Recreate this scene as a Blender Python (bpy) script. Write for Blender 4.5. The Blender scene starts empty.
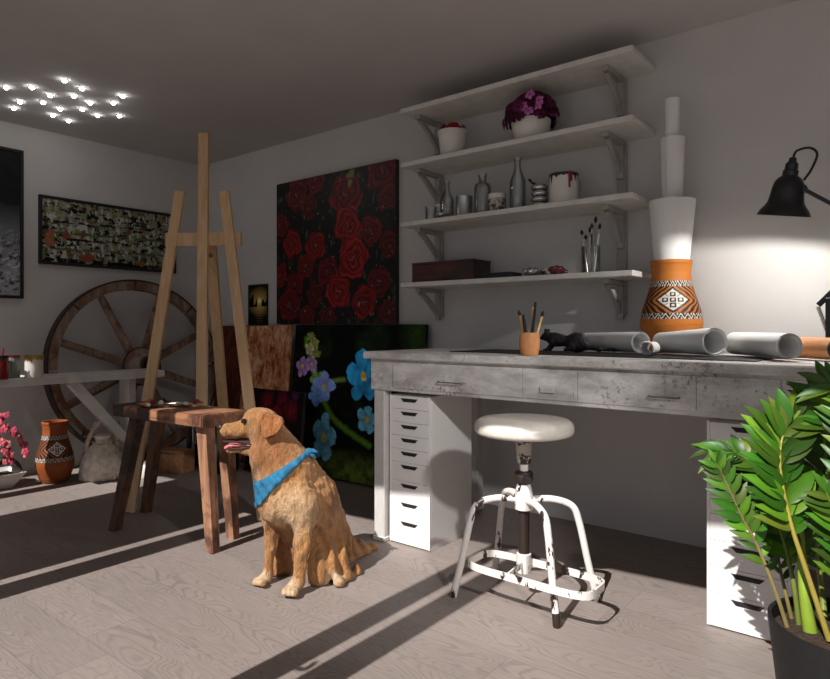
import bpy, bmesh, math, random
import numpy as np
from mathutils import Vector, Matrix, noise as mnoise
random.seed(7)
rng = np.random.default_rng(7)
S = bpy.context.scene
COL = S.collection
PI = math.pi

# ------------------------------------------------------------------ camera, sky, sun, exposure
cam_d = bpy.data.cameras.new('camera')
cam = bpy.data.objects.new('camera', cam_d)
COL.objects.link(cam)
S.camera = cam
cam.location = (0, 0, 1.0)
cam.rotation_euler = (PI / 2, 0, math.atan(500 / 630))
cam_d.sensor_fit = 'HORIZONTAL'
cam_d.sensor_width = 36
cam_d.lens = 630 / 830 * 36
cam_d.shift_y = -(339.5 - 327) / 830
cam_d.clip_start = 0.05

world = bpy.data.worlds.new('world')
S.world = world
world.use_nodes = True
bg = world.node_tree.nodes['Background']
bg.inputs['Color'].default_value = (0.80, 0.86, 1.0, 1)
bg.inputs['Strength'].default_value = 0.34

sun_d = bpy.data.lights.new('sun', 'SUN')
sun = bpy.data.objects.new('sun', sun_d)
COL.objects.link(sun)
sun_d.energy = 6.0
sun_d.angle = math.radians(0.55)
sun_d.color = (1.0, 0.975, 0.955)
sun.rotation_euler = Vector((0.0, 1.0, -1.05)).to_track_quat('-Z', 'Y').to_euler()

# second lamp of the room, standing to the right of the doorway
lamp_d = bpy.data.lights.new('studio_spot', 'SPOT')
lamp_o = bpy.data.objects.new('studio_spot', lamp_d)
COL.objects.link(lamp_o)
lamp_d.energy = 135
lamp_d.shadow_soft_size = 0.05
lamp_d.spot_size = math.radians(34)
lamp_d.spot_blend = 0.6
lamp_d.color = (1.0, 0.985, 0.97)
lamp_o.location = (0.7, 0.70, 1.80)
lamp_o.rotation_euler = (Vector((-1.78, 2.15, 0.25)) - Vector((0.7, 0.70, 1.80))).to_track_quat('-Z', 'Y').to_euler()

S.view_settings.view_transform = 'Standard'
S.view_settings.look = 'None'
S.view_settings.gamma = 1.0
S.view_settings.exposure = 0.0
S.view_settings.use_curve_mapping = False
S.cycles.use_denoising = True
S.cycles.max_bounces = 10
S.cycles.diffuse_bounces = 6
S.cycles.transparent_max_bounces = 12
S.cycles.sample_clamp_indirect = 6
S.cycles.caustics_reflective = False
S.cycles.caustics_refractive = False

# ------------------------------------------------------------------ materials
def sl(r, g, b):
    f = lambda v: (v / 255 / 12.92) if v / 255 <= 0.04045 else ((v / 255 + 0.055) / 1.055) ** 2.4
    return (f(r), f(g), f(b), 1.0)

class NT:
    """tiny node helper"""
    def __init__(self, name):
        self.m = bpy.data.materials.new(name)
        self.m.use_nodes = True
        self.t = self.m.node_tree
        self.b = self.t.nodes['Principled BSDF']
    def n(self, typ, **kw):
        nd = self.t.nodes.new(typ)
        for k, v in kw.items():
            if k.startswith('i_'):
                nd.inputs[int(k[2:]) if k[2:].isdigit() else k[2:]].default_value = v
            else:
                setattr(nd, k, v)
        return nd
    def l(self, a, b):
        self.t.links.new(a, b)
    def coords(self, scale=(1, 1, 1), kind='Object', loc=(0, 0, 0)):
        tc = self.n('ShaderNodeTexCoord')
        mp = self.n('ShaderNodeMapping')
        mp.inputs['Scale'].default_value = scale
        mp.inputs['Location'].default_value = loc
        self.l(tc.outputs[kind], mp.inputs['Vector'])
        return mp.outputs['Vector']
    def noise(self, vec, scale, detail=4, rough=0.55, dist=0.0):
        nd = self.n('ShaderNodeTexNoise')
        nd.inputs['Scale'].default_value = scale
        nd.inputs['Detail'].default_value = detail
        nd.inputs['Roughness'].default_value = rough
        nd.inputs['Distortion'].default_value = dist
        self.l(vec, nd.inputs['Vector'])
        return nd.outputs['Fac']
    def ramp(self, fac, stops, interp='LINEAR'):
        r = self.n('ShaderNodeValToRGB')
        r.color_ramp.interpolation = interp
        e = r.color_ramp.elements
        while len(e) < len(stops):
            e.new(0.5)
        for el, (p, c) in zip(e, stops):
            el.position = p
            el.color = c
        self.l(fac, r.inputs['Fac'])
        return r.outputs['Color']
    def mix(self, fac, a, b, mode='MIX'):
        mx = self.n('ShaderNodeMix', data_type='RGBA', blend_type=mode)
        for sock, v in ((mx.inputs[0], fac), (mx.inputs[6], a), (mx.inputs[7], b)):
            if isinstance(v, (float, int)):
                sock.default_value = v
            elif isinstance(v, tuple):
                sock.default_value = v
            else:
                self.l(v, sock)
        return mx.outputs[2]
    def math(self, op, a, b=None):
        nd = self.n('ShaderNodeMath', operation=op)
        for i, v in enumerate((a, b)):
            if v is None:
                continue
            if isinstance(v, (float, int)):
                nd.inputs[i].default_value = v
            else:
                self.l(v, nd.inputs[i])
        return nd.outputs[0]
    def bump(self, h, strength=0.2, dist=0.01):
        bp = self.n('ShaderNodeBump')
        bp.inputs['Strength'].default_value = strength
        bp.inputs['Distance'].default_value = dist
        self.l(h, bp.inputs['Height'])
        self.l(bp.outputs['Normal'], self.b.inputs['Normal'])
    def color(self, c):
        if isinstance(c, tuple):
            self.b.inputs['Base Color'].default_value = c
        else:
            self.l(c, self.b.inputs['Base Color'])
    def set(self, rough=0.5, metal=0.0, **kw):
        self.b.inputs['Roughness'].default_value = rough
        self.b.inputs['Metallic'].default_value = metal
        for k, v in kw.items():
            self.b.inputs[k.replace('_', ' ')].default_value = v
        return self.m

def m_plain(name, c, rough=0.5, metal=0.0, var=0.06, scale=12.0, bump=0.0, **kw):
    t = NT(name)
    v = t.coords()
    n = t.noise(v, scale)
    d = tuple(max(0, x * (1 - 2 * var)) for x in c[:3]) + (1,)
    u = tuple(min(1, x * (1 + 2 * var)) for x in c[:3]) + (1,)
    t.color(t.ramp(n, [(0.3, d), (0.7, u)]))
    if bump:
        t.bump(t.noise(v, scale * 6), bump, 0.004)
    return t.set(rough, metal, **kw)

def m_wood(name, a, b, axis=2, fine=60.0, rough=0.6, stain=None, bump=0.15):
    t = NT(name)
    sc = [fine, fine, fine]
    sc[axis] = fine * 0.06
    v = t.coords(tuple(sc))
    n = t.noise(v, 1.0, 6, 0.6, 1.2)
    c = t.ramp(n, [(0.3, a), (0.68, b)])
    if stain is not None:
        n2 = t.noise(t.coords((1, 1, 1)), 7.0, 5, 0.6, 0.5)
        msk = t.ramp(n2, [(0.48, (0, 0, 0, 1)), (0.6, (1, 1, 1, 1))])
        c = t.mix(msk, c, stain)
    t.color(c)
    t.bump(n, bump, 0.004)
    return t.set(rough)

def m_chipped(name, paint, under, thresh=0.62, scale=9.0, rough=0.45, axis=None, bump=0.25):
    t = NT(name)
    s = [1, 1, 1]
    if axis is not None:
        s[axis] = 0.35
    v = t.coords(tuple(s))
    n = t.noise(v, scale, 10, 0.68, 0.4)
    n2 = t.noise(v, scale * 7, 4, 0.6)
    msk = t.ramp(n, [(thresh, (0, 0, 0, 1)), (thresh + 0.015, (1, 1, 1, 1))])
    tone = t.ramp(n2, [(0.3, tuple(x * 0.86 for x in paint[:3]) + (1,)), (0.7, paint)])
    t.color(t.mix(msk, tone, under))
    t.bump(msk, -bump if False else bump, 0.002)
    return t.set(rough)

def m_vcol(name, rough=0.6, bump=0.0, bscale=80.0, spec=0.3, var=0.0):
    t = NT(name)
    at = t.n('ShaderNodeAttribute', attribute_name='Col')
    c = at.outputs['Color']
    v = t.coords()
    if var:
        n = t.noise(v, 30.0)
        c = t.mix(1.0, c, t.ramp(n, [(0.3, (1 - var, 1 - var, 1 - var, 1)), (0.7, (1, 1, 1, 1))]), 'MULTIPLY')
    t.color(c)
    if bump:
        t.bump(t.noise(v, bscale, 3), bump, 0.003)
    return t.set(rough, 0.0, Specular_IOR_Level=spec)

def m_glass(name, tint=(1, 1, 1, 1)):
    t = NT(name)
    fr = t.n('ShaderNodeFresnel')
    fr.inputs['IOR'].default_value = 1.5
    tr = t.n('ShaderNodeBsdfTransparent')
    tr.inputs['Color'].default_value = tint
    gl = t.n('ShaderNodeBsdfGlossy')
    gl.inputs['Roughness'].default_value = 0.03
    mx = t.n('ShaderNodeMixShader')
    t.l(t.math('ADD', t.math('MULTIPLY', fr.outputs[0], 0.75), 0.04), mx.inputs[0])
    t.l(tr.outputs[0], mx.inputs[1]); t.l(gl.outputs[0], mx.inputs[2])
    out = t.t.nodes['Material Output']
    t.l(mx.outputs[0], out.inputs['Surface'])
    return t.m

def m_emit(name, c, strength):
    t = NT(name)
    t.color((1, 1, 1, 1))
    t.b.inputs['Emission Color'].default_value = c
    t.b.inputs['Emission Strength'].default_value = strength
    return t.m

def m_floor():
    t = NT('grey_wood_floor')
    tc = t.n('ShaderNodeTexCoord')
    sx = t.n('ShaderNodeSeparateXYZ')
    t.l(tc.outputs['Object'], sx.inputs[0])
    x, y = sx.outputs[0], sx.outputs[1]
    row = t.math('FLOOR', t.math('DIVIDE', y, 0.185))
    wn = t.n('ShaderNodeTexWhiteNoise', noise_dimensions='1D')
    t.l(row, wn.inputs['W'])
    off = t.math('MULTIPLY', wn.outputs['Value'], 7.3)
    xs = t.math('ADD', x, off)
    seg = t.math('FLOOR', t.math('DIVIDE', xs, 1.9))
    wn2 = t.n('ShaderNodeTexWhiteNoise', noise_dimensions='2D')
    cb = t.n('ShaderNodeCombineXYZ')
    t.l(row, cb.inputs[0]); t.l(seg, cb.inputs[1])
    t.l(cb.outputs[0], wn2.inputs['Vector'])
    # cathedral grain: contour lines of a stretched noise, shifted per plank
    gv = t.n('ShaderNodeCombineXYZ')
    t.l(t.math('MULTIPLY', t.math('ADD', xs, t.math('MULTIPLY', wn2.outputs['Value'], 13.0)), 1.7), gv.inputs[0])
    t.l(t.math('MULTIPLY', y, 7.0), gv.inputs[1])
    n = t.noise(gv.outputs[0], 1.0, 2, 0.45, 0.5)
    s = t.math('SINE', t.math('MULTIPLY', n, 190.0))
    grain = t.ramp(s, [(0.0, (1.05, 1.05, 1.05, 1)), (0.45, (1, 1, 1, 1)), (1.0, (0.80, 0.79, 0.79, 1))])
    t.t.nodes[-1]
    fv = t.n('ShaderNodeCombineXYZ')
    t.l(t.math('MULTIPLY', xs, 9.0), fv.inputs[0])
    t.l(t.math('MULTIPLY', y, 170.0), fv.inputs[1])
    fine = t.noise(fv.outputs[0], 1.0, 4, 0.6)
    finec = t.ramp(fine, [(0.3, (0.84, 0.84, 0.84, 1)), (0.7, (1.06, 1.06, 1.06, 1))])
    big = t.noise(t.coords((1, 1, 1)), 1.6, 3)
    base = t.ramp(wn2.outputs['Value'], [(0.0, sl(137, 126, 119)), (1.0, sl(146, 134, 127))])
    msk = t.ramp(t.noise(t.coords((0.8, 2.2, 1)), 2.2, 3), [(0.36, (0.25, 0.25, 0.25, 1)), (0.62, (1, 1, 1, 1))])
    base = t.mix(msk, base, t.mix(1.0, base, grain, 'MULTIPLY'))
    base = t.mix(1.0, base, finec, 'MULTIPLY')
    base = t.mix(1.0, base, t.ramp(big, [(0.3, (0.93, 0.93, 0.93, 1)), (0.7, (1.03, 1.02, 1.02, 1))]), 'MULTIPLY')
    fr = t.math('FRACT', t.math('DIVIDE', y, 0.185))
    seam = t.math('LESS_THAN', fr, 0.016)
    fx = t.math('FRACT', t.math('DIVIDE', xs, 1.9))
    seam = t.math('MAXIMUM', seam, t.math('LESS_THAN', fx, 0.0015))
    t.color(t.mix(t.math('MULTIPLY', seam, 0.45), base, sl(90, 82, 78)))
    t.bump(fine, 0.12, 0.003)
    return t.set(0.55, 0.0, Specular_IOR_Level=0.3)

M = {}
M['wall'] = m_plain('white_wall_paint', sl(198, 196, 194), 0.85, var=0.02, scale=3, bump=0.04)
M['ceiling'] = m_plain('ceiling_paint', sl(192, 189, 188), 0.9, var=0.02, scale=3)
M['floor'] = m_floor()
M['white'] = m_plain('white_lacquer', sl(236, 233, 229), 0.4, var=0.015, scale=5)
M['white_wood'] = m_plain('white_painted_wood', sl(214, 211, 206), 0.5, var=0.05, scale=14, bump=0.05)
M['white_ceramic'] = m_plain('white_ceramic', sl(226, 221, 214), 0.3, var=0.02, scale=9)
M['hole_shade'] = m_plain('painted_hole_shade', sl(32, 30, 30), 0.7)
M['outside'] = m_plain('patio_stone', sl(150, 145, 138), 0.9, var=0.06, scale=2)
M['black'] = m_plain('black_enamel', sl(20, 20, 22), 0.35, var=0.05)
M['black_matte'] = m_plain('black_matte', sl(19, 19, 20), 0.7, var=0.1, bump=0.1)
M['rubber'] = m_plain('black_rubber', sl(18, 18, 19), 0.7)
M['chrome'] = m_plain('polished_metal', sl(200, 200, 202), 0.18, 1.0, var=0.03)
M['lamp_inner'] = m_plain('white_reflector', sl(240, 238, 232), 0.4, var=0.0)
M['glass'] = m_glass('clear_glass', (0.95, 0.965, 0.96, 1))
M['dark_glass'] = m_plain('dark_bottle_glass', sl(28, 32, 34), 0.08, Coat_Weight=0.4)
M['paper'] = m_plain('white_paper', sl(228, 227, 225), 0.75, var=0.012, scale=6)
M['kraft'] = m_plain('kraft_paper', sl(178, 122, 78), 0.7, var=0.08, scale=10)
def m_desk():
    t = NT('worn_white_desk_paint')
    v = t.coords()
    big = t.noise(t.coords((1.3, 1.3, 1.8)), 3.2, 4)
    mid = t.noise(t.coords((0.6, 1, 1.4)), 9.0, 6, 0.65)
    sp = t.noise(v, 62.0, 6, 0.7, 0.3)
    scr = t.noise(t.coords((70, 70, 5)), 1.0, 4, 0.6, 0.8)
    c = t.ramp(mid, [(0.36, sl(160, 155, 151)), (0.62, sl(212, 208, 204))])
    k = t.math('ADD', sp, t.math('MULTIPLY', t.math('SUBTRACT', big, 0.5), 0.55))
    m1 = t.ramp(k, [(0.575, (0, 0, 0, 1)), (0.68, (0.75, 0.75, 0.75, 1))])
    c = t.mix(m1, c, sl(104, 98, 93))
    k2 = t.math('ADD', scr, t.math('MULTIPLY', t.math('SUBTRACT', big, 0.5), 0.4))
    m2 = t.ramp(k2, [(0.66, (0, 0, 0, 1)), (0.72, (0.6, 0.6, 0.6, 1))])
    c = t.mix(m2, c, sl(96, 90, 86))
    t.color(c)
    t.bump(sp, 0.15, 0.002)
    return t.set(0.6, 0.0, Specular_IOR_Level=0.3)
M['desk'] = m_desk()
M['desk_leg'] = m_chipped('worn_white_leg_paint', sl(205, 200, 195), sl(110, 100, 92), 0.66, 9.0, 0.6, axis=2, bump=0.15)
M['stool_seat'] = m_chipped('chipped_seat_enamel', sl(222, 214, 203), sl(84, 62, 48), 0.74, 7.0, 0.35, bump=0.1)
M['stool_leg'] = m_chipped('chipped_leg_enamel', sl(228, 221, 214), sl(44, 31, 25), 0.56, 15.0, 0.4, axis=2, bump=0.3)
M['stool_mount'] = m_chipped('half_bare_enamel', sl(200, 192, 182), sl(44, 34, 28), 0.50, 24.0, 0.4, bump=0.3)
M['stool_rust'] = m_chipped('bare_rusty_steel', sl(44, 31, 25), sl(205, 196, 186), 0.64, 13.0, 0.55, axis=2, bump=0.3)
M['pine'] = m_wood('pine', sl(196, 160, 118), sl(222, 188, 146), 2, 30, 0.55, bump=0.05)
M['old_wood'] = m_wood('old_brown_wood', sl(62, 40, 28), sl(118, 80, 56), 2, 40, 0.65, sl(52, 34, 26))
M['old_wood_light'] = m_wood('old_reddish_wood', sl(116, 78, 58), sl(178, 132, 100), 2, 40, 0.65, sl(96, 62, 46))
M['seat_wood'] = m_wood('seat_plank_wood', sl(112, 72, 50), sl(178, 126, 92), 0, 40, 0.55, sl(84, 54, 40))
M['seat_dark'] = m_wood('seat_plank_dark', sl(36, 26, 21), sl(62, 45, 36), 0, 40, 0.6)
M['wheel'] = m_wood('weathered_wheel_wood', sl(100, 82, 70), sl(162, 138, 121), 2, 22, 0.8, sl(112, 76, 58))
M['wheel_iron'] = m_plain('rusted_iron', sl(62, 48, 42), 0.7, 0.4, var=0.25, scale=25, bump=0.3)
M['old_iron'] = m_plain('worn_grey_iron', sl(120, 114, 109), 0.6, 0.2, var=0.25, scale=30)
M['bracket'] = m_plain('grey_painted_bracket', sl(160, 156, 151), 0.6, var=0.06, scale=14)
M['box_wood'] = m_wood('dark_red_box_wood', sl(50, 24, 20), sl(88, 44, 36), 0, 40, 0.6, sl(44, 30, 26))
M['cardboard'] = m_plain('brown_clay_block', sl(168, 122, 88), 0.85, var=0.12, scale=30, bump=0.2)
M['vase'] = m_vcol('painted_clay', 0.6, 0.06, 60.0, 0.3, 0.12)
M['art'] = m_vcol('painted_canvas', 0.75, 0.15, 160.0, 0.12)
M['glossy_art'] = m_vcol('oil_paint_canvas', 0.42, 0.35, 55.0, 0.3)
M['leafcol'] = m_vcol('leaf', 0.42, 0.0, 40.0, 0.35, 0.2)
M['petal'] = m_vcol('petal', 0.6, 0.0, 40.0, 0.2, 0.15)
M['soil'] = m_plain('soil', sl(58, 42, 32), 0.95, var=0.35, scale=90, bump=0.8)
M['pot_black'] = m_plain('black_planter', sl(22, 21, 21), 0.6, var=0.15, scale=40, bump=0.15)
M['bandana'] = m_plain('blue_cotton', sl(26, 98, 132), 0.85, var=0.2, scale=22, bump=0.3)
M['nose'] = m_plain('dog_nose', sl(40, 32, 30), 0.35)
M['eye'] = m_plain('dog_eye', sl(30, 17, 10), 0.08)
M['tongue'] = m_plain('tongue', sl(196, 110, 112), 0.4)
M['teeth'] = m_plain('teeth', sl(226, 216, 196), 0.35)
M['mouth'] = m_plain('dog_lip', sl(52, 30, 26), 0.8)
M['cup'] = m_plain('orange_clay_cup', sl(196, 134, 84), 0.6, var=0.06, scale=20)
M['pencil'] = m_plain('pale_wood_handle', sl(222, 182, 118), 0.5)
M['bristle'] = m_plain('dark_bristle', sl(40, 32, 28), 0.8)
M['ceram_bag'] = m_plain('chalky_plaster', sl(226, 216, 203), 0.85, var=0.12, scale=26, bump=0.35)
M['rope'] = m_plain('twisted_rope', sl(196, 178, 158), 0.9, var=0.2, scale=60, bump=0.5)
M['led'] = m_emit('led_lens', (1.0, 0.985, 0.96, 1), 38.0)
M['tin'] = m_plain('brushed_tin', sl(176, 174, 172), 0.3, 1.0, var=0.06)
M['red_tin'] = m_chipped('red_tin_paint', sl(150, 30, 28), sl(52, 14, 14), 0.52, 22.0, 0.4)
M['red_drip'] = m_plain('dark_red_paint', sl(142, 22, 44), 0.3)
M['black_drip'] = m_plain('black_wet_paint', sl(34, 20, 24), 0.3)
M['maroon'] = m_plain('maroon_foil', sl(92, 30, 36), 0.45, var=0.2)
M['yellow_drip'] = m_plain('ochre_paint', sl(172, 140, 48), 0.35, var=0.2)
M['orange_paint'] = m_plain('orange_oil_paint', sl(214, 128, 72), 0.35, var=0.15)
M['green_spine'] = m_plain('grey_green_tin', sl(120, 132, 118), 0.5)

def m_fur():
    t = NT('golden_fur')
    at = t.n('ShaderNodeAttribute', attribute_name='Col')
    v = t.coords((85, 85, 22))
    n = t.noise(v, 1.0, 5, 0.65, 1.5)
    v2 = t.coords((1, 1, 0.6))
    n2 = t.noise(v2, 26.0, 4, 0.6, 1.0)
    c = t.mix(1.0, at.outputs['Color'], t.ramp(n, [(0.28, (0.62, 0.56, 0.50, 1)), (0.62, (1.1, 1.1, 1.1, 1))]), 'MULTIPLY')
    c = t.mix(1.0, c, t.ramp(n2, [(0.3, (0.80, 0.75, 0.70, 1)), (0.6, (1.06, 1.06, 1.06, 1))]), 'MULTIPLY')
    t.color(c)
    t.bump(t.math('ADD', n, n2), 0.9, 0.016)
    return t.set(0.75, 0.0, Specular_IOR_Level=0.2, Sheen_Weight=0.15)
M['fur'] = m_fur()

def m_rust_art(name, stops, scale=5.0):
    t = NT(name)
    v = t.coords((1.0, 1.0, 0.55))
    n = t.noise(v, scale, 10, 0.7, 1.2)
    n2 = t.noise(v, scale * 4, 6, 0.7, 0.6)
    f = t.math('ADD', t.math('MULTIPLY', n, 0.75), t.math('MULTIPLY', n2, 0.25))
    t.color(t.ramp(f, stops))
    t.bump(n2, 0.2, 0.004)
    return t.set(0.7, 0.0, Specular_IOR_Level=0.2)
M['rust_art'] = m_rust_art('rust_orange_art', [(0.38, sl(66, 34, 24)), (0.46, sl(170, 98, 58)), (0.52, sl(206, 142, 94)), (0.59, sl(218, 188, 164))], 11)
M['brown_art'] = m_rust_art('dark_rust_art', [(0.34, sl(34, 16, 14)), (0.48, sl(84, 38, 28)), (0.6, sl(120, 62, 42)), (0.72, sl(138, 92, 70))], 5)

# ------------------------------------------------------------------ mesh helpers
class G:
    def __init__(self):
        self.v = []; self.f = []; self.c = None
    def add(self, vs, fs, col=None):
        o = len(self.v)
        self.v += [tuple(p) for p in vs]
        self.f += [tuple(i + o for i in f) for f in fs]
        if col is not None:
            if self.c is None:
                self.c = [(1, 1, 1, 1)] * o
            if isinstance(col, tuple):
                self.c += [col] * len(vs)
            else:
                self.c += list(col)
        elif self.c is not None:
            self.c += [(1, 1, 1, 1)] * len(vs)
        return self
    def box(self, lo, hi, bev=0.0, mat=None, col=None, seg=1):
        bm = bmesh.new()
        bmesh.ops.create_cube(bm, size=1.0)
        for v in bm.verts:
            v.co = Vector([lo[i] + (v.co[i] + 0.5) * (hi[i] - lo[i]) for i in range(3)])
        if bev:
            bmesh.ops.bevel(bm, geom=bm.edges[:], offset=bev, segments=seg, affect='EDGES', profile=0.5)
        return self.bm(bm, mat, col)
    def bm(self, bm, mat=None, col=None):
        bm.verts.index_update()
        vs = [(mat @ v.co) if mat is not None else v.co.copy() for v in bm.verts]
        fs = [tuple(v.index for v in f.verts) for f in bm.faces]
        bm.free()
        return self.add(vs, fs, col)
    def beam(self, p0, p1, w, h, up=(0, 0, 1), bev=0.0, w1=None, h1=None, col=None):
        """rectangular bar from p0 to p1"""
        p0, p1 = Vector(p0), Vector(p1)
        d = (p1 - p0); L = d.length; d.normalize()
        s = d.cross(Vector(up))
        if s.length < 1e-5:
            s = d.cross(Vector((1, 0, 0)))
        s.normalize(); u = s.cross(d)
        bm = bmesh.new()
        bmesh.ops.create_cube(bm, size=1.0)
        for v in bm.verts:
            t = v.co.z + 0.5
            ww = w + ((w1 if w1 is not None else w) - w) * t
            hh = h + ((h1 if h1 is not None else h) - h) * t
            v.co = p0 + d * (t * L) + s * (v.co.x * ww) + u * (v.co.y * hh)
        if bev:
            bmesh.ops.bevel(bm, geom=bm.edges[:], offset=bev, segments=1, affect='EDGES')
        return self.bm(bm, None, col)
    def tube(self, pts, r, n=10, caps=True, col=None, closed=False):
        pts = [Vector(p) for p in pts]
        N = len(pts)
        rs = r if isinstance(r, (list, tuple)) else [r] * N
        vs = []; fs = []
        prev = None
        for i, p in enumerate(pts):
            if closed:
                t = pts[(i + 1) % N] - pts[i - 1]
            else:
                t = pts[min(i + 1, N - 1)] - pts[max(i - 1, 0)]
            t.normalize()
            if prev is None:
                a = Vector((0, 0, 1)) if abs(t.z) < 0.9 else Vector((1, 0, 0))
                u = (a - t * a.dot(t)).normalized()
            else:
                u = (prev - t * prev.dot(t)).normalized()
            prev = u
            w = t.cross(u)
            for k in range(n):
                an = 2 * PI * k / n
                vs.append(p + (u * math.cos(an) + w * math.sin(an)) * rs[i])
        for i in range(N if closed else N - 1):
            j = (i + 1) % N
            for k in range(n):
                fs.append((i * n + k, i * n + (k + 1) % n, j * n + (k + 1) % n, j * n + k))
        if caps and not closed:
            fs.append(tuple(range(n - 1, -1, -1)))
            fs.append(tuple((N - 1) * n + k for k in range(n)))
        return self.add(vs, fs, col)
    def cyl(self, p0, p1, r0, r1=None, n=20, col=None):
        return self.tube([p0, p1], [r0, r0 if r1 is None else r1], n, True, col)
    def lathe(self, prof, n=32, o=(0, 0, 0), mod=None, col=None, cap0=True, cap1=True):
        vs = []; fs = []
        for (r, z) in prof:
            for k in range(n):
                a = 2 * PI * k / n
                rr = r * (mod(a, z) if mod else 1.0)
                vs.append((o[0] + rr * math.cos(a), o[1] + rr * math.sin(a), o[2] + z))
        m = len(prof)
        for i in range(m - 1):
            for k in range(n):
                fs.append((i * n + k, i * n + (k + 1) % n, (i + 1) * n + (k + 1) % n, (i + 1) * n + k))
        if cap0 and prof[0][0] > 1e-6:
            fs.append(tuple(range(n - 1, -1, -1)))
        if cap1 and prof[-1][0] > 1e-6:
            fs.append(tuple((m - 1) * n + k for k in range(n)))
        return self.add(vs, fs, col)
    def prism(self, poly, axis, a0, a1, col=None):
        """polygon (two coords) pushed along axis 0/1/2 from a0 to a1"""
        def P(p, a):
            if axis == 0: return (a, p[0], p[1])
            if axis == 1: return (p[0], a, p[1])
            return (p[0], p[1], a)
        n = len(poly)
        vs = [P(p, a0) for p in poly] + [P(p, a1) for p in poly]
        fs = [tuple(range(n - 1, -1, -1)), tuple(range(n, 2 * n))]
        fs += [(i, (i + 1) % n, n + (i + 1) % n, n + i) for i in range(n)]
        return self.add(vs, fs, col)
    def ball(self, c, r, n=16, m=10, col=None):
        r = r if isinstance(r, (list, tuple)) else (r, r, r)
        vs = [(c[0], c[1], c[2] - r[2])]
        for i in range(1, m):
            t = PI * i / m - PI / 2
            for k in range(n):
                a = 2 * PI * k / n
                vs.append((c[0] + r[0] * math.cos(t) * math.cos(a), c[1] + r[1] * math.cos(t) * math.sin(a), c[2] + r[2] * math.sin(t)))
        vs.append((c[0], c[1], c[2] + r[2]))
        fs = []
        for k in range(n):
            fs.append((0, 1 + (k + 1) % n, 1 + k))
        for i in range(m - 2):
            for k in range(n):
                a = 1 + i * n
                fs.append((a + k, a + (k + 1) % n, a + n + (k + 1) % n, a + n + k))
        e = len(vs) - 1; a = 1 + (m - 2) * n
        for k in range(n):
            fs.append((a + k, a + (k + 1) % n, e))
        return self.add(vs, fs, col)

def spline(pts, k=8):
    P = [Vector(p) for p in pts]
    Q = [P[0] * 2 - P[1]] + P + [P[-1] * 2 - P[-2]]
    out = []
    for i in range(1, len(Q) - 2):
        a, b, c, d = Q[i - 1], Q[i], Q[i + 1], Q[i + 2]
        for j in range(k):
            t = j / k
            out.append(0.5 * ((2 * b) + (c - a) * t + (2 * a - 5 * b + 4 * c - d) * t * t + (3 * b - a - 3 * c + d) * t ** 3))
    out.append(P[-1])
    return out

def link(name, g, mat, parent=None, smooth=None, loc=None):
    me = bpy.data.meshes.new(name)
    me.from_pydata([tuple(p) for p in g.v], [], g.f)
    bmx = bmesh.new(); bmx.from_mesh(me)
    bmesh.ops.recalc_face_normals(bmx, faces=bmx.faces)
    bmx.to_mesh(me); bmx.free()
    if g.c is not None:
        at = me.color_attributes.new('Col', 'FLOAT_COLOR', 'POINT')
        at.data.foreach_set('color', np.array(g.c, dtype=np.float32).ravel())
    me.materials.append(mat)
    if smooth is not None:
        me.polygons.foreach_set('use_smooth', [True] * len(me.polygons))
        if smooth < 180:
            me.set_sharp_from_angle(angle=math.radians(smooth))
    o = bpy.data.objects.new(name, me)
    COL.objects.link(o)
    if parent is not None:
        o.parent = parent
    if loc is not None:
        o.location = loc
    return o

def tag(o, label, cat, group=None):
    o['label'] = label; o['category'] = cat
    if group: o['group'] = group
    return o

def thing(name, label, cat, loc, rz=0.0, group=None):
    o = bpy.data.objects.new(name, None)
    COL.objects.link(o)
    o.empty_display_size = 0.05
    o.location = loc
    o.rotation_euler = (0, 0, rz)
    return tag(o, label, cat, group)

def struct(name, g, mat, parent=None, smooth=None):
    o = link(name, g, mat, parent, smooth)
    if parent is None:
        o['kind'] = 'structure'
    return o

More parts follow.
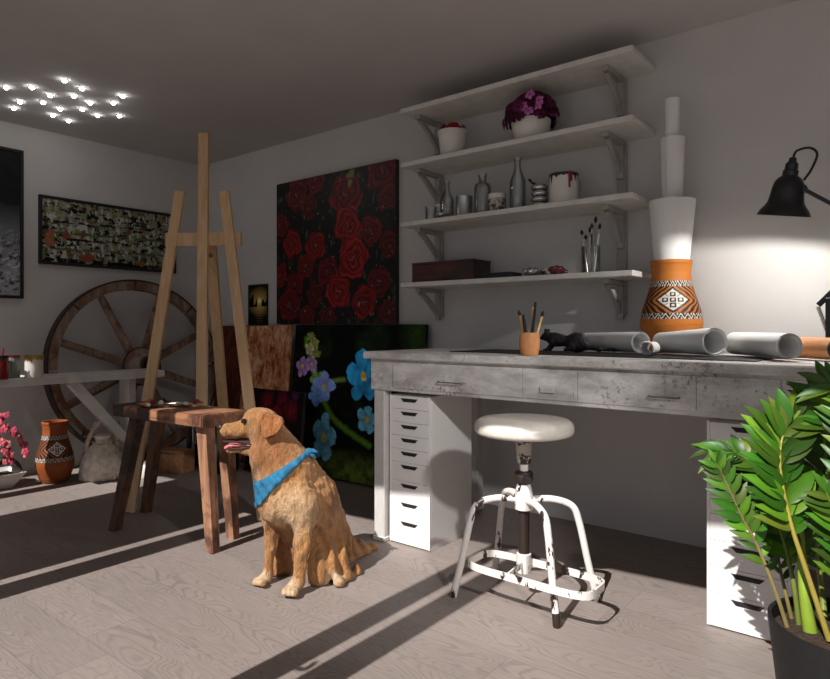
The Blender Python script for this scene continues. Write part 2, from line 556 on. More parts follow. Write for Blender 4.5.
def surface_nets(fn, lo, hi, h):
    """mesh of the zero level of fn(x,y,z) on a grid"""
    xs = [np.arange(lo[i], hi[i] + h, h) for i in range(3)]
    X, Y, Z = np.meshgrid(*xs, indexing='ij')
    D = fn(X, Y, Z).astype(np.float64)
    nx, ny, nz = D.shape
    ins = D < 0
    cs = np.zeros((nx - 1, ny - 1, nz - 1, 3)); cn = np.zeros((nx - 1, ny - 1, nz - 1))
    corners = [(i, j, k) for i in (0, 1) for j in (0, 1) for k in (0, 1)]
    def sub(A, c):
        return A[c[0]:nx - 1 + c[0], c[1]:ny - 1 + c[1], c[2]:nz - 1 + c[2]]
    for a in range(8):
        for b in range(a + 1, 8):
            ca, cb = corners[a], corners[b]
            if sum(abs(ca[i] - cb[i]) for i in range(3)) != 1:
                continue
            da, db = sub(D, ca), sub(D, cb)
            x = (da < 0) != (db < 0)
            t = np.where(x, da / np.where(x, da - db, 1), 0)
            for ax in range(3):
                cs[..., ax] += np.where(x, ca[ax] + t * (cb[ax] - ca[ax]), 0)
            cn += x
    act = cn > 0
    idx = -np.ones(act.shape, dtype=np.int64)
    idx[act] = np.arange(act.sum())
    ijk = np.argwhere(act)
    V = (cs[act] / cn[act][:, None] + ijk) * h + np.array(lo)
    F = []
    for ax in range(3):
        u, w = (ax + 1) % 3, (ax + 2) % 3
        sl0 = [slice(1, -1)] * 3; sl0[ax] = slice(0, -1)
        sl1 = [slice(1, -1)] * 3; sl1[ax] = slice(1, None)
        A = ins[tuple(sl0)]; B = ins[tuple(sl1)]
        for e in np.argwhere(A != B):
            p = e.copy(); p[u] += 1; p[w] += 1
            q = []
            for du, dw in ((-1, -1), (0, -1), (0, 0), (-1, 0)):
                c = p.copy(); c[u] += du; c[w] += dw
                q.append(idx[tuple(c)])
            if min(q) < 0: continue
            fl = ins[tuple(p)]
            F.append(tuple(q) if fl else tuple(q[::-1]))
    return V, F

def cone_sd(X, Y, Z, a, b, ra, rb):
    a = np.array(a, float); b = np.array(b, float)
    d = b - a; L2 = d @ d
    px, py, pz = X - a[0], Y - a[1], Z - a[2]
    t = np.clip((px * d[0] + py * d[1] + pz * d[2]) / L2, 0, 1)
    return np.sqrt((px - t * d[0]) ** 2 + (py - t * d[1]) ** 2 + (pz - t * d[2]) ** 2) - (ra + (rb - ra) * t)
def ell_sd(X, Y, Z, c, r):
    k0 = np.sqrt(((X - c[0]) / r[0]) ** 2 + ((Y - c[1]) / r[1]) ** 2 + ((Z - c[2]) / r[2]) ** 2)
    k1 = np.sqrt(((X - c[0]) / r[0] ** 2) ** 2 + ((Y - c[1]) / r[1] ** 2) ** 2 + ((Z - c[2]) / r[2] ** 2) ** 2)
    return k0 * (k0 - 1) / np.maximum(k1, 1e-9)
def smin(a, b, k):
    h = np.maximum(k - np.abs(a - b), 0) / k
    return np.minimum(a, b) - h * h * k * 0.25

# ------------------------------------------------------------------ the room
XL, XR, YB, H = -4.72, 2.6, 3.05, 2.36
def edge_y(x):           # line of the glazed front, a little out of square with the back wall
    return 0.355 + 0.10 * (x + 1.0)
struct('floor', G().box((XL - 0.1, -0.35, -0.06), (XR + 0.1, YB + 0.1, 0.0)), M['floor'])
struct('wall_back', G().box((XL - 0.1, YB, 0.0), (XR + 0.1, YB + 0.12, H)), M['wall'])
struct('wall_left', G().box((XL - 0.12, -0.35, 0.0), (XL, YB, H)), M['wall'])
struct('wall_right', G().box((XR, -0.1, 0.0), (XR + 0.12, YB, H)), M['wall'])
cg = G()
cg.prism([(XL - 0.1, edge_y(XL - 0.1)), (XR + 0.1, edge_y(XR + 0.1)), (XR + 0.1, YB + 0.1), (XL - 0.1, YB + 0.1)], 2, H, H + 0.12)
struct('ceiling', cg, M['ceiling'])
g = G()
g.prism([(XL, edge_y(XL)), (XR, edge_y(XR)), (XR, edge_y(XR) + 0.06), (XL, edge_y(XL) + 0.06)], 2, 2.29, H)
struct('trim_front', g, M['white_wood'])
# solid pier and door frames of the glazed front (outside the picture, they throw the stripes on the floor)
def post(x0, x1, name, mat):
    gg = G()
    gg.prism([(x0, edge_y(x0) + 0.02), (x1, edge_y(x1) + 0.02), (x1, edge_y(x1) + 0.07), (x0, edge_y(x0) + 0.07)], 2, 0.0, 2.29)
    return struct(name, gg, mat)
post(-3.80, -2.83, 'wall_front', M['wall'])
post(XL, -4.64, 'window_1', M['white_wood'])
post(-2.775, -2.63, 'door_1', M['white_wood'])
d2 = post(-1.525, -1.42, 'door_2', M['white_wood'])
d3 = post(-1.38, -1.265, 'door_3', M['white_wood'])
hg = G()
hg.tube(spline([(-1.40, edge_y(-1.4) - 0.0, 1.02), (-1.40, edge_y(-1.4) - 0.05, 1.02), (-1.47, edge_y(-1.4) - 0.05, 1.02)], 4), 0.009, 8)
link('handle', hg, M['chrome'], d2, 60)
post(1.9, 2.0, 'door_4', M['white_wood'])
struct('ground', G().box((-14, -14, -0.16), (14, -0.36, -0.08)), M['outside'])
# skirting under the desk is flush with the wall: none is visible in the room

# ------------------------------------------------------------------ paintings as fine coloured meshes
def painting(name, label, W, Hh, rgb, depth, loc, rz, rx=0.0, mat='art', frame=None, side=(0.02, 0.02, 0.02, 1), cat='painting'):
    """rgb: array (rows from top, cols, 3) linear.  Local x = width, z up, front faces -y, back at y=0"""
    h, w, _ = rgb.shape
    def canvas(x0, x1, z0, z1, y):
        gg = G()
        vs = []; cs = []
        for j in range(h):
            for i in range(w):
                vs.append((x0 + (x1 - x0) * i / (w - 1), y, z1 - (z1 - z0) * j / (h - 1)))
                cs.append((rgb[j, i, 0], rgb[j, i, 1], rgb[j, i, 2], 1))
        fs = [(j * w + i, (j + 1) * w + i, (j + 1) * w + i + 1, j * w + i + 1) for j in range(h - 1) for i in range(w - 1)]
        gg.add(vs, fs, cs)
        per = [(0, i) for i in range(w)] + [(j, w - 1) for j in range(1, h)] + [(h - 1, i) for i in range(w - 2, -1, -1)] + [(j, 0) for j in range(h - 2, 0, -1)]
        pv = [vs[j * w + i] for j, i in per]
        n = len(pv)
        bv = [(p[0], 0.0 if frame is None else y + 0.006, p[2]) for p in pv]
        gg.add(pv + bv, [(k, (k + 1) % n, n + (k + 1) % n, n + k) for k in range(n)] + [tuple(range(n, 2 * n))], side)
        return gg
    if frame is None:
        o = link(name, canvas(-W / 2, W / 2, 0, Hh, -depth), M[mat], None, None, loc)
        o.rotation_euler = (rx, 0, rz)
        return tag(o, label, cat)
    t = thing(name, label, cat, loc, rz)
    t.rotation_euler = (rx, 0, rz)
    fw = frame
    fg = G()
    fg.box((-W / 2, -depth, 0), (W / 2, 0, fw), 0.002).box((-W / 2, -depth, Hh - fw), (W / 2, 0, Hh), 0.002)
    fg.box((-W / 2, -depth, fw), (-W / 2 + fw, 0, Hh - fw), 0.002).box((W / 2 - fw, -depth, fw), (W / 2, 0, Hh - fw), 0.002)
    link('frame', fg, M['black_matte'], t)
    link('canvas', canvas(-W / 2 + fw, W / 2 - fw, fw, Hh - fw, -depth * 0.6), M[mat], t)
    return t

def lin(c):
    c = np.asarray(c, float) / 255
    return np.where(c <= 0.04045, c / 12.92, ((c + 0.055) / 1.055) ** 2.4)
def vnoise(h, w, cell, seed=0, asp=1.0):
    """smooth value noise 0..1"""
    r = np.random.default_rng(seed)
    gh, gw = int(h / cell / asp) + 3, int(w / cell) + 3
    g0 = r.random((gh, gw))
    y = np.arange(h) / cell / asp; x = np.arange(w) / cell
    yi, xi = y.astype(int), x.astype(int)
    fy, fx = y - yi, x - xi
    fy = fy * fy * (3 - 2 * fy); fx = fx * fx * (3 - 2 * fx)
    a = g0[np.ix_(yi, xi)]; b = g0[np.ix_(yi, xi + 1)]; c = g0[np.ix_(yi + 1, xi)]; d = g0[np.ix_(yi + 1, xi + 1)]
    fx = fx[None]; fy = fy[:, None]
    return (a * (1 - fx) + b * fx) * (1 - fy) + (c * (1 - fx) + d * fx) * fy
def fbm(h, w, cell, seed=0, asp=1.0, o=3):
    s = 0; amp = 1; tot = 0
    for k in range(o):
        s = s + amp * vnoise(h, w, max(cell / 2 ** k, 1.01), seed + k, asp); tot += amp; amp *= 0.55
    return s / tot

# --- red roses
def art_roses():
    h, w = 190, 210
    yy, xx = np.mgrid[0:h, 0:w]
    u = xx / (w - 1); v = yy / (h - 1)
    wob = (fbm(h, w, 14, 3) - 0.5) * 0.05; wob2 = (fbm(h, w, 14, 9) - 0.5) * 0.05
    im = np.zeros((h, w, 3)) + lin((14, 11, 11))
    streak = fbm(h, w, 5, 5, 2.2)
    im += np.clip(streak - 0.62, 0, 1)[..., None] * lin((120, 120, 96)) * 2.2
    roses = [(0.19, 0.10, .11, .5), (0.36, 0.03, .10, .55), (0.62, 0.16, .15, .55), (0.90, 0.05, .14, .45), (0.95, 0.22, .10, .4), (0.04, 0.30, .09, .5),
             (0.15, 0.44, .10, .85), (0.36, 0.47, .10, .8), (0.63, 0.36, .13, .9), (0.82, 0.41, .10, .55), (0.27, 0.60, .09, .6), (0.47, 0.66, .11, .45),
             (0.68, 0.58, .14, 1.0), (0.88, 0.74, .10, .45), (0.56, 0.79, .12, .95), (0.77, 0.87, .11, .8), (0.12, 0.87, .12, .55), (0.29, 0.94, .08, .55),
             (0.03, 0.66, .09, .65), (0.18, 0.72, .09, .45), (0.96, 0.52, .09, .4), (0.48, 0.97, .08, .4), (0.95, 0.94, .09, .35), (0.36, 0.80, .09, .35), (0.30, 0.20, .09, .35)]
    order = sorted(roses, key=lambda r: r[3])
    for (cx, cy, R, br) in order:
        dx = (u - cx + wob) * 1.12; dy = v - cy + wob2
        rr = np.sqrt(dx * dx + dy * dy) / (R * 0.93)
        an = np.arctan2(dy, dx)
        inside = rr < 1 + 0.08 * np.sin(an * 5 + cx * 30)
        swirl = np.sin(rr * 19 + an * 1.0 + 2.2 * np.sin(an * 3 + rr * 4 + cy * 20)) * 0.5 + 0.5
        shade = (0.22 + 0.78 * swirl ** 1.3) * (0.45 + 0.55 * np.clip(rr, 0, 1))
        red = lin((206, 32, 30)) * br + lin((104, 18, 36)) * (1 - br)
        colr = red[None, None] * shade[..., None] * (0.55 + 0.5 * br)
        hot = np.clip(1 - rr / 0.22, 0, 1) * (swirl > 0.55)
        colr = colr + hot[..., None] * lin((196, 140, 116)) * 0.6
        im = np.where(inside[..., None], colr, im)
    dark = vnoise(h, w, 9, 44) > 0.80
    im = np.where((dark & (u > 0.27) & (u < 0.5) & (v > 0.08) & (v < 0.36))[..., None], lin((12, 12, 12)), im)
    hi = (vnoise(h, w, 2.4, 77, 2.0) > 0.95)
    im = np.where(hi[..., None], lin((150, 138, 128)), im)  # scattered pale glints painted into the canvas colours
    leaf = (np.abs(u - 0.655) < 0.028 * (1.2 - (v - 0.02) * 8)) & (v < 0.125) & (v > 0.01)
    im = np.where((leaf & (vnoise(h, w, 4, 5) > 0.35))[..., None], lin((122, 142, 74)), im)
    im = im * 0.74
    return np.clip(im, 0.003, 1)
painting('painting', 'large square canvas of dark red roses hanging on the back wall', 1.15, 1.03, art_roses(), 0.035, (-3.122, 3.048, 1.022), 0, 0, 'glossy_art')

# --- blue flowers
def art_flowers():
    h, w = 200, 190
    yy, xx = np.mgrid[0:h, 0:w]
    u = xx / (w - 1); v = yy / (h - 1)
    im = np.zeros((h, w, 3)) + lin((8, 9, 8))
    gl = fbm(h, w, 26, 21)
    im += (np.clip(gl - 0.5, 0, 1) * 1.2)[..., None] * lin((44, 66, 30))
    corner = np.clip(1 - np.hypot((u - 0.95) / 0.14, (v - 0.05) / 0.18), 0, 1)
    im += corner[..., None] * lin((40, 66, 24))
    low = np.clip(1 - np.hypot((u - 0.55) / 0.55, (v - 0.95) / 0.16), 0, 1) * fbm(h, w, 8, 31)
    im += low[..., None] * lin((126, 150, 60))
    wob = (fbm(h, w, 10, 4) - 0.5) * 0.03
    def stem(pts, wd, c):
        nonlocal im
        P = np.array([tuple(p) for p in spline([(a, b, 0) for a, b in pts], 14)])[:, :2]
        d = np.full((h, w), 9.0)
        for a, b in P:
            d = np.minimum(d, np.hypot((u + wob - a), v - b))
        k = np.clip(1 - d / wd, 0, 1)[..., None]
        im = im * (1 - np.minimum(k * 1.6, 1)) + np.minimum(k * 1.6, 1) * lin(c) * (0.4 + 0.6 * k)
    stem([(0.10, 0.10), (0.17, 0.28), (0.25, 0.45), (0.36, 0.60), (0.48, 0.68), (0.66, 0.76)], 0.030, (98, 140, 46))
    stem([(0.25, 0.45), (0.34, 0.38), (0.44, 0.36)], 0.022, (98, 132, 50))
    def flower(cx, cy, R, c, c2, rot, petals=5, asp=1.0, cc=(196, 178, 48), cr=.24):
        nonlocal im
        dx = (u - cx + wob) / asp; dy = v - cy + wob
        rr = np.hypot(dx, dy) / R; an = np.arctan2(dy, dx) + rot
        pet = 0.62 + 0.38 * np.abs(np.cos(an * petals / 2)) ** 0.7
        m = rr < pet
        sh = 0.5 + 0.5 * np.abs(np.cos(an * petals / 2)) - 0.18 * np.sin(rr * 14 + an * 3)
        tone = (lin(c)[None, None] * sh[..., None] + lin(c2)[None, None] * (1 - sh[..., None]))
        im = np.where(m[..., None], tone * (0.55 + 0.55 * np.clip(rr, 0, 1))[..., None], im)
        m2 = rr < cr
        im = np.where(m2[..., None], lin(cc)[None, None] * (0.7 + 0.3 * vnoise(h, w, 3, 8))[..., None], im)
    for (cx, cy, R, c) in [(0.14, 0.08, .035, (150, 170, 86)), (0.18, 0.13, .04, (164, 176, 96)), (0.14, 0.17, .04, (196, 190, 150)), (0.20, 0.20, .035, (130, 150, 70))]:
        flower(cx, cy, R, c, (70, 90, 40), cx * 9)
    flower(0.085, 0.29, .075, (172, 132, 196), (102, 80, 134), 0.4, 5, 0.8)
    flower(0.165, 0.27, .06, (180, 142, 200), (102, 80, 140), 1.4, 5, 0.8)
    flower(0.22, 0.37, .06, (122, 160, 76), (66, 90, 44), 0.9)
    flower(0.275, 0.42, .105, (120, 152, 214), (160, 120, 190), 0.2, 5, 0.9)
    flower(0.22, 0.48, .07, (100, 140, 200), (56, 90, 150), 0.8, 5, 1.0, (150, 160, 70), .12)
    flower(0.585, 0.33, .175, (48, 164, 224), (26, 96, 160), 0.5, 5, 0.72, (210, 170, 60), .16)
    flower(0.63, 0.60, .09, (110, 190, 220), (44, 120, 172), 0.2, 5, 0.8)
    flower(0.305, 0.755, .165, (112, 182, 208), (50, 112, 150), 0.15, 5, 0.58, (206, 184, 44), .22)
    im = im * 1.35
    im = im * (0.78 + 0.4 * vnoise(h, w, 3, 55))[..., None]
    return np.clip(im, 0.003, 1)
painting('painting', 'tall dark canvas with blue flowers standing on the floor beside the white desk', 1.16, 1.005, art_flowers(), 0.03, (-2.86, 2.92, 0.012), 0, -0.085, 'art')

# --- dark canvas with red blossoms, low, in front
def art_redflowers():
    h, w = 110, 110
    yy, xx = np.mgrid[0:h, 0:w]
    u = xx / (w - 1); v = yy / (h - 1)
    im = np.zeros((h, w, 3)) + lin((16, 9, 11))
    for (cx, cy, R, c) in [(0.35, 0.13, .12, (124, 24, 40)), (0.62, 0.10, .11, (104, 18, 44)), (0.55, 0.26, .13, (118, 22, 38)), (0.80, 0.24, .13, (128, 26, 40)), (0.85, 0.05, .08, (70, 30, 60)), (0.25, 0.33, .12, (90, 18, 34)), (0.7, 0.5, .14, (96, 20, 34)), (0.4, 0.6, .12, (80, 16, 30))]:
        d = np.hypot(u - cx, v - cy) / R + (fbm(h, w, 9, int(cx * 90)) - 0.5) * 0.8
        k = np.clip(1.15 - d, 0, 1)[..., None]
        im = im * (1 - k) + k * lin(c) * (0.4 + 1.0 * vnoise(h, w, 4, 3))[..., None]
    return np.clip(im, 0.003, 1)
painting('painting', 'dark canvas with red blossoms on the floor behind the dog', 0.55, 0.565, art_redflowers(), 0.025, (-3.355, 2.70, 0.012), 0, -0.10, 'art')

gg = G(); gg.box((-0.26, -0.025, 0), (0.26, 0, 1.0), 0.003)
o = link('painting', gg, M['rust_art'], None, None, (-3.72, 2.88, 0.012)); o.rotation_euler = (-0.10, -0.012, 0)
tag(o, 'pale rust orange abstract canvas standing below the small sunset photo', 'painting')
gg = G(); gg.box((-0.28, -0.025, 0), (0.28, 0, 1.0), 0.003)
o = link('painting', gg, M['brown_art'], None, None, (-4.10, 2.93, 0.012)); o.rotation_euler = (-0.085, 0, 0)
tag(o, 'dark rust brown abstract canvas standing behind the easel, next to the wheel', 'painting')

# --- small sunset photograph
def art_sunset():
    h, w = 70, 46
    yy, xx = np.mgrid[0:h, 0:w]
    u = xx / (w - 1); v = yy / (h - 1)
    sky = np.clip(1 - np.hypot((u - 0.6) / 0.75, (v - 0.42) / 0.42), 0, 1) ** 1.1
    im = lin((20, 18, 14))[None, None] + sky[..., None] * lin((226, 190, 110)) * 0.9
    glow = np.clip(1 - np.hypot((u - 0.58) / 0.16, (v - 0.40) / 0.10), 0, 1)
    im = im + glow[..., None] * lin((255, 240, 190))
    refl = np.clip(1 - np.abs(u - 0.57) / 0.30, 0, 1) * (v > 0.5) * np.clip(1.2 - v, 0, 1) * (0.5 + 0.5 * np.sin(v * 90))
    im = im + refl[..., None] * lin((190, 150, 70)) * 0.7
    left = (v > 0.40 - 0.10 * np.sin(u * 16)) & (v < 0.56) & (u < 0.45)
    right = (v > 0.40 + 0.05 * np.sin(u * 30)) & (v < 0.55) & (u > 0.70)
    tw = (np.abs(u - 0.2) < 0.06) & (v > 0.24) & (v < 0.56)
    im = np.where((left | right | tw)[..., None], lin((10, 9, 8)), im)
    return np.clip(im, 0.003, 1)
painting('photograph', 'small upright photo of a golden sunset over water on the back wall', 0.235, 0.315, art_sunset(), 0.012, (-3.955, 3.049, 1.013), 0, 0, 'art', 0.010, cat='photo')

# --- birch trees, wide framed
def art_birch():
    h, w = 110, 230
    yy, xx = np.mgrid[0:h, 0:w]
    u = xx / (w - 1); v = yy / (h - 1)
    back = fbm(h, w, 9, 2, 0.7)
    im = lin((62, 66, 44))[None, None] * (0.3 + 1.3 * back)[..., None]
    yg = np.clip(fbm(h, w, 12, 12, 0.4) - 0.48, 0, 1) * 4
    im = im + np.clip(yg, 0, 1)[..., None] * lin((156, 162, 70)) * 0.8
    orr = np.clip(fbm(h, w, 11, 23, 0.6) - 0.60, 0, 1) * 5
    im = im * (1 - np.clip(orr, 0, 1))[..., None] + np.clip(orr, 0, 1)[..., None] * lin((186, 104, 44))
    r = np.random.default_rng(4)
    wob = (fbm(h, w, 16, 6, 2) - 0.5) * 0.03
    grey = fbm(h, w, 6, 82, 2.2, 3)
    k = np.clip((grey - 0.37) * 6, 0, 1)[..., None]
    im = im * (1 - 0.75 * k) + 0.75 * k * lin((160, 162, 146))
    for kk in range(16):
        cx = (kk + 0.5 + r.uniform(-0.45, 0.45)) / 16
        wd = r.uniform(0.004, 0.012)
        top = r.uniform(-0.1, 0.45); bot = r.uniform(0.6, 1.05)
        m = (np.abs(u + wob * 1.6 + (v - 0.5) * r.uniform(-0.06, 0.06) - cx) < wd) & (v > top) & (v < bot) & (fbm(h, w, 7, 300 + kk, 1.4) > 0.36)
        tone = (0.66 + 0.4 * vnoise(h, w, 4, 100 + kk, 0.6))
        im = np.where(m[..., None], lin((200, 200, 190))[None, None] * tone[..., None], im)
    yel = fbm(h, w, 13, 140, 0.35, 3) > 0.645
    im = np.where(yel[..., None], im * 0.35 + lin((150, 148, 52)) * 0.5, im)
    blk = (fbm(h, w, 8, 41, 0.7, 3) > 0.575) & (fbm(h, w, 3.5, 47, 1.0, 2) > 0.38)
    im = np.where((blk & (v > 0.03) & (v < 0.99))[..., None], lin((26, 27, 22)), im)
    pal = fbm(h, w, 5, 71, 1.8, 2) > 0.69
    im = np.where(pal[..., None], lin((190, 194, 186)), im)
    for (vy, th_, sd, c) in ((0.60, 0.022, 61, (48, 30, 22)), (0.32, 0.02, 66, (34, 30, 24)), (0.76, 0.02, 68, (92, 104, 44)), (0.50, 0.02, 69, (84, 98, 52))):
        im = np.where(((np.abs(v - vy + 0.06 * (u - 0.5)) < th_) & (fbm(h, w, 12, sd, 0.4) > 0.45))[..., None], lin(c), im)
    im = np.where(((v > 0.93) & (fbm(h, w, 7, 62) > 0.4))[..., None], lin((26, 24, 20)), im)
    for (cx, cy, a_, b_, c) in ((0.31, 0.90, .07, .08, (160, 74, 36)), (0.05, 0.62, .035, .16, (176, 104, 44)), (0.16, 0.55, .03, .06, (150, 66, 38)), (0.62, 0.40, .03, .06, (140, 76, 48)), (0.72, 0.92, .03, .07, (168, 92, 44)), (0.28, 0.52, .025, .10, (120, 82, 54))):
        d_ = np.hypot((u - cx) / a_, (v - cy) / b_) + (fbm(h, w, 6, int(cx * 100)) - 0.5) * 1.2
        im = np.where((d_ < 0.9)[..., None], lin(c)[None, None] * (0.7 + 0.5 * vnoise(h, w, 3, 9))[..., None], im)
    gr_ = im.mean(axis=2, keepdims=True)
    im = (im * 0.75 + gr_ * 0.25) * 0.86
    return np.clip(im, 0.003, 1)
painting('painting', 'wide framed painting of white birch trunks on the left wall above the wagon wheel', 1.02, 0.475, art_birch(), 0.025, (-4.719, 2.29, 1.435), PI / 2, 0, 'art', 0.02)

# --- black and white landscape at the left edge
def art_mountain():
    h, w = 150, 120
    yy, xx = np.mgrid[0:h, 0:w]
    u = xx / (w - 1); v = yy / (h - 1)
    n = fbm(h, w, 12, 5, 0.6, 4); n2 = fbm(h, w, 5, 15, 0.5, 3)
    fade = np.clip((v - 0.36) / 0.25, 0, 1)
    fog = np.clip((v - 0.36 - 0.10 * (n - 0.5)) / 0.22, 0, 1)
    diag = fbm(h, w, 5, 15, 0.5, 3)
    yy2 = (yy + xx * 0.5).astype(int) % h
    st = diag[yy2, xx]
    tone = 0.010 + 0.010 * n + fog * (0.16 + 0.30 * np.clip((v - 0.5) * 1.4, 0, 1)) * (0.55 + 0.9 * n)
    rock = np.clip((st - 0.52) * 9, 0, 1) * np.clip((v - 0.52) * 6, 0, 1)
    tone = tone * (1 - 0.85 * rock)
    wh = np.clip((fbm(h, w, 4, 95, 0.6, 2)[yy2, xx] - 0.62) * 8, 0, 1) * np.clip((v - 0.5) * 4, 0, 1)
    tone = tone * (1 - wh) + 0.55 * wh
    im = tone[..., None] * np.array([0.94, 1.0, 1.06])
    return np.clip(im, 0.003, 1)
painting('photograph', 'tall black and white landscape print in a black frame on the left wall', 0.80, 0.995, art_mountain(), 0.03, (-4.719, 1.282, 1.19), PI / 2, 0, 'art', 0.02, cat='photo')

# ------------------------------------------------------------------ ceiling lights
for i, (x, y) in enumerate([(-4.024, 1.354), (-3.911, 1.444), (-3.661, 1.514), (-3.705, 1.627), (-3.963, 1.559), (-3.862, 1.65), (-3.639, 1.827), (-4.219, 1.492), (-4.119, 1.581),
                            (-3.903, 1.76), (-3.795, 1.85), (-4.373, 1.513), (-4.159, 1.694), (-4.055, 1.783), (-4.317, 1.716), (-4.1, 1.896), (-3.997, 1.987), (-4.356, 1.827)]):
    if i == 0:
        led = thing('ceiling_light', 'small round white light in the cluster on the ceiling', 'ceiling light', (x, y, H), 0, 'cluster of small ceiling lights')
        gb = G().lathe([(0.016, 0.0), (0.016, -0.003), (0.013, -0.004)], 20, (0, 0, 0))
        base0 = link('rim', gb, M['chrome'], led, 40)
        gl = G().lathe([(0.0125, -0.004), (0.012, -0.010), (0.008, -0.015), (0.0005, -0.017)], 20)
        lens0 = link('lens', gl, M['led'], led, 180)
    else:
        c = led.copy(); COL.objects.link(c); c.location = (x, y, H)
        for ch in (base0, lens0):
            d = ch.copy(); COL.objects.link(d); d.parent = c

# ------------------------------------------------------------------ wagon wheel
def wagon_wheel():
    t = thing('wagon_wheel', 'big old spoked wooden wagon wheel leaning on the left wall', 'wheel', (-4.41, 2.385, 0.062))
    R = 0.65
    # local: axis +x, bottom at z=0
    ri = R - 0.072
    gg = G()
    n = 72
    for s in range(8):       # felloes
        a0 = s * PI / 4 + 0.012; a1 = (s + 1) * PI / 4 - 0.012
        vs = []; fs = []; m = 10
        for k in range(m + 1):
            a = a0 + (a1 - a0) * k / m
            for (r, x) in ((ri, -0.03), (R - 0.012, -0.034), (R - 0.012, 0.034), (ri, 0.03)):
                vs.append((x, math.cos(a) * r, R + math.sin(a) * r))
        for k in range(m):
            for q in range(4):
                fs.append((k * 4 + q, k * 4 + (q + 1) % 4, k * 4 + 4 + (q + 1) % 4, k * 4 + 4 + q))
        fs += [(0, 1, 2, 3), tuple(m * 4 + q for q in (3, 2, 1, 0))]
        gg.add(vs, fs)
    link('rim', gg, M['wheel'], t, 40)
    vs = []; fs = []
    prof = [(R - 0.0125, -0.036), (R, -0.036), (R, 0.036), (R - 0.0125, 0.036)]
    for k in range(n):
        a = 2 * PI * k / n
        for (r, x) in prof:
            vs.append((x, math.cos(a) * r, R + math.sin(a) * r))
    for k in range(n):
        k2 = (k + 1) % n
        for q in range(4):
            fs.append((k * 4 + q, k * 4 + (q + 1) % 4, k2 * 4 + (q + 1) % 4, k2 * 4 + q))
    link('iron_tire', G().add(vs, fs), M['wheel_iron'], t, 30)
    for k in range(8):
        a = math.radians(70 + 45 * k)
        p0 = (0.0, math.cos(a) * 0.10, R + math.sin(a) * 0.10)
        p1 = (0.0, math.cos(a) * (ri + 0.01), R + math.sin(a) * (ri + 0.01))
        link('spoke', G().beam(p0, p1, 0.046, 0.042, (1, 0, 0), 0.010, 0.034, 0.03), M['wheel'], t, 50)
    hub = G()
    def ring(prof, n=28):
        vs = []; fs = []
        for (r, x) in prof:
            for k in range(n):
                a = 2 * PI * k / n
                vs.append((x, math.cos(a) * r, R + math.sin(a) * r))
        for i in range(len(prof) - 1):
            for k in range(n):
                fs.append((i * n + k, i * n + (k + 1) % n, (i + 1) * n + (k + 1) % n, (i + 1) * n + k))
        fs.append(tuple(range(n)))
        fs.append(tuple((len(prof) - 1) * n + k for k in range(n)))
        return G().add(vs, fs)
    link('hub', ring([(0.09, -0.06), (0.135, -0.055), (0.14, -0.03), (0.14, 0.05), (0.115, 0.075), (0.085, 0.13), (0.075, 0.14)]), M['wheel'], t, 35)
    hb = link('hub_ring', ring([(0.062, 0.12), (0.066, 0.15), (0.054, 0.165), (0.046, 0.16), (0.04, 0.142)]), M['wheel_iron'], t, 35)
    link('band', ring([(0.141, 0.035), (0.144, 0.036), (0.144, 0.052), (0.14, 0.053)]), M['wheel_iron'], t, 35)
    t.rotation_euler = (0, -0.14, 0)
    return t
wagon_wheel()
o = link('wooden_chock', G().box((-0.07, -0.11, 0.0), (0.07, 0.11, 0.055), 0.006), M['old_wood'], None, None, (-4.42, 2.385, 0.0))
tag(o, 'low wooden chock on the floor under the wagon wheel', 'chock')

# ------------------------------------------------------------------ white trestle table at the left
t = thing('side_table', 'white narrow table with a slanted brace in front of the wagon wheel', 'table', (-4.21, 1.5, 0.0))
link('tabletop', G().box((-0.10, -0.25, 0.657), (0.16, 0.83, 0.704), 0.004), M['white_wood'], t)
link('leg', G().box((-0.08, 0.63, 0.0), (0.045, 0.685, 0.656), 0.004), M['white_wood'], t)
link('leg', G().box((-0.08, -0.24, 0.0), (0.045, -0.185, 0.656), 0.004), M['white_wood'], t)
link('brace', G().beam((0.0, 0.625, 0.24), (0.0, 0.28, 0.654), 0.06, 0.06, (1, 0, 0), 0.003), M['white_wood'], t)

# tins on the table
t = thing('paint_tin', 'red streaked tin at the left picture edge on the white narrow table', 'paint tin', (-4.055, 1.330, 0.7045))
link('body', G().lathe([(0.042, 0.0), (0.044, 0.004), (0.044, 0.128), (0.040, 0.128), (0.040, 0.006)], 28), M['red_tin'], t, 40)
link('rim', G().lathe([(0.0442, 0.122), (0.0465, 0.124), (0.0465, 0.133), (0.0405, 0.133), (0.0405, 0.1285)], 28), M['black'], t, 40)
br = G().tube([(0.0, 0.0, 0.02), (0.025, 0.012, 0.17)], 0.004, 8)
o = link('paintbrush', br, M['red_drip'], None, 60, (-4.055, 1.330, 0.7105)); tag(o, 'thin red handled paintbrush standing in the red streaked tin', 'paintbrush')
t = thing('paint_tin', 'thin grey green tin between the red tin and the ochre dripped tin', 'paint tin', (-4.11, 1.418, 0.7045))
link('body', G().lathe([(0.032, 0.0), (0.034, 0.003), (0.034, 0.122), (0.030, 0.122), (0.030, 0.006)], 24), M['green_spine'], t, 40)
link('rim', G().lathe([(0.0345, 0.120), (0.036, 0.122), (0.036, 0.130), (0.030, 0.130), (0.030, 0.123)], 24), M['red_drip'], t, 40)
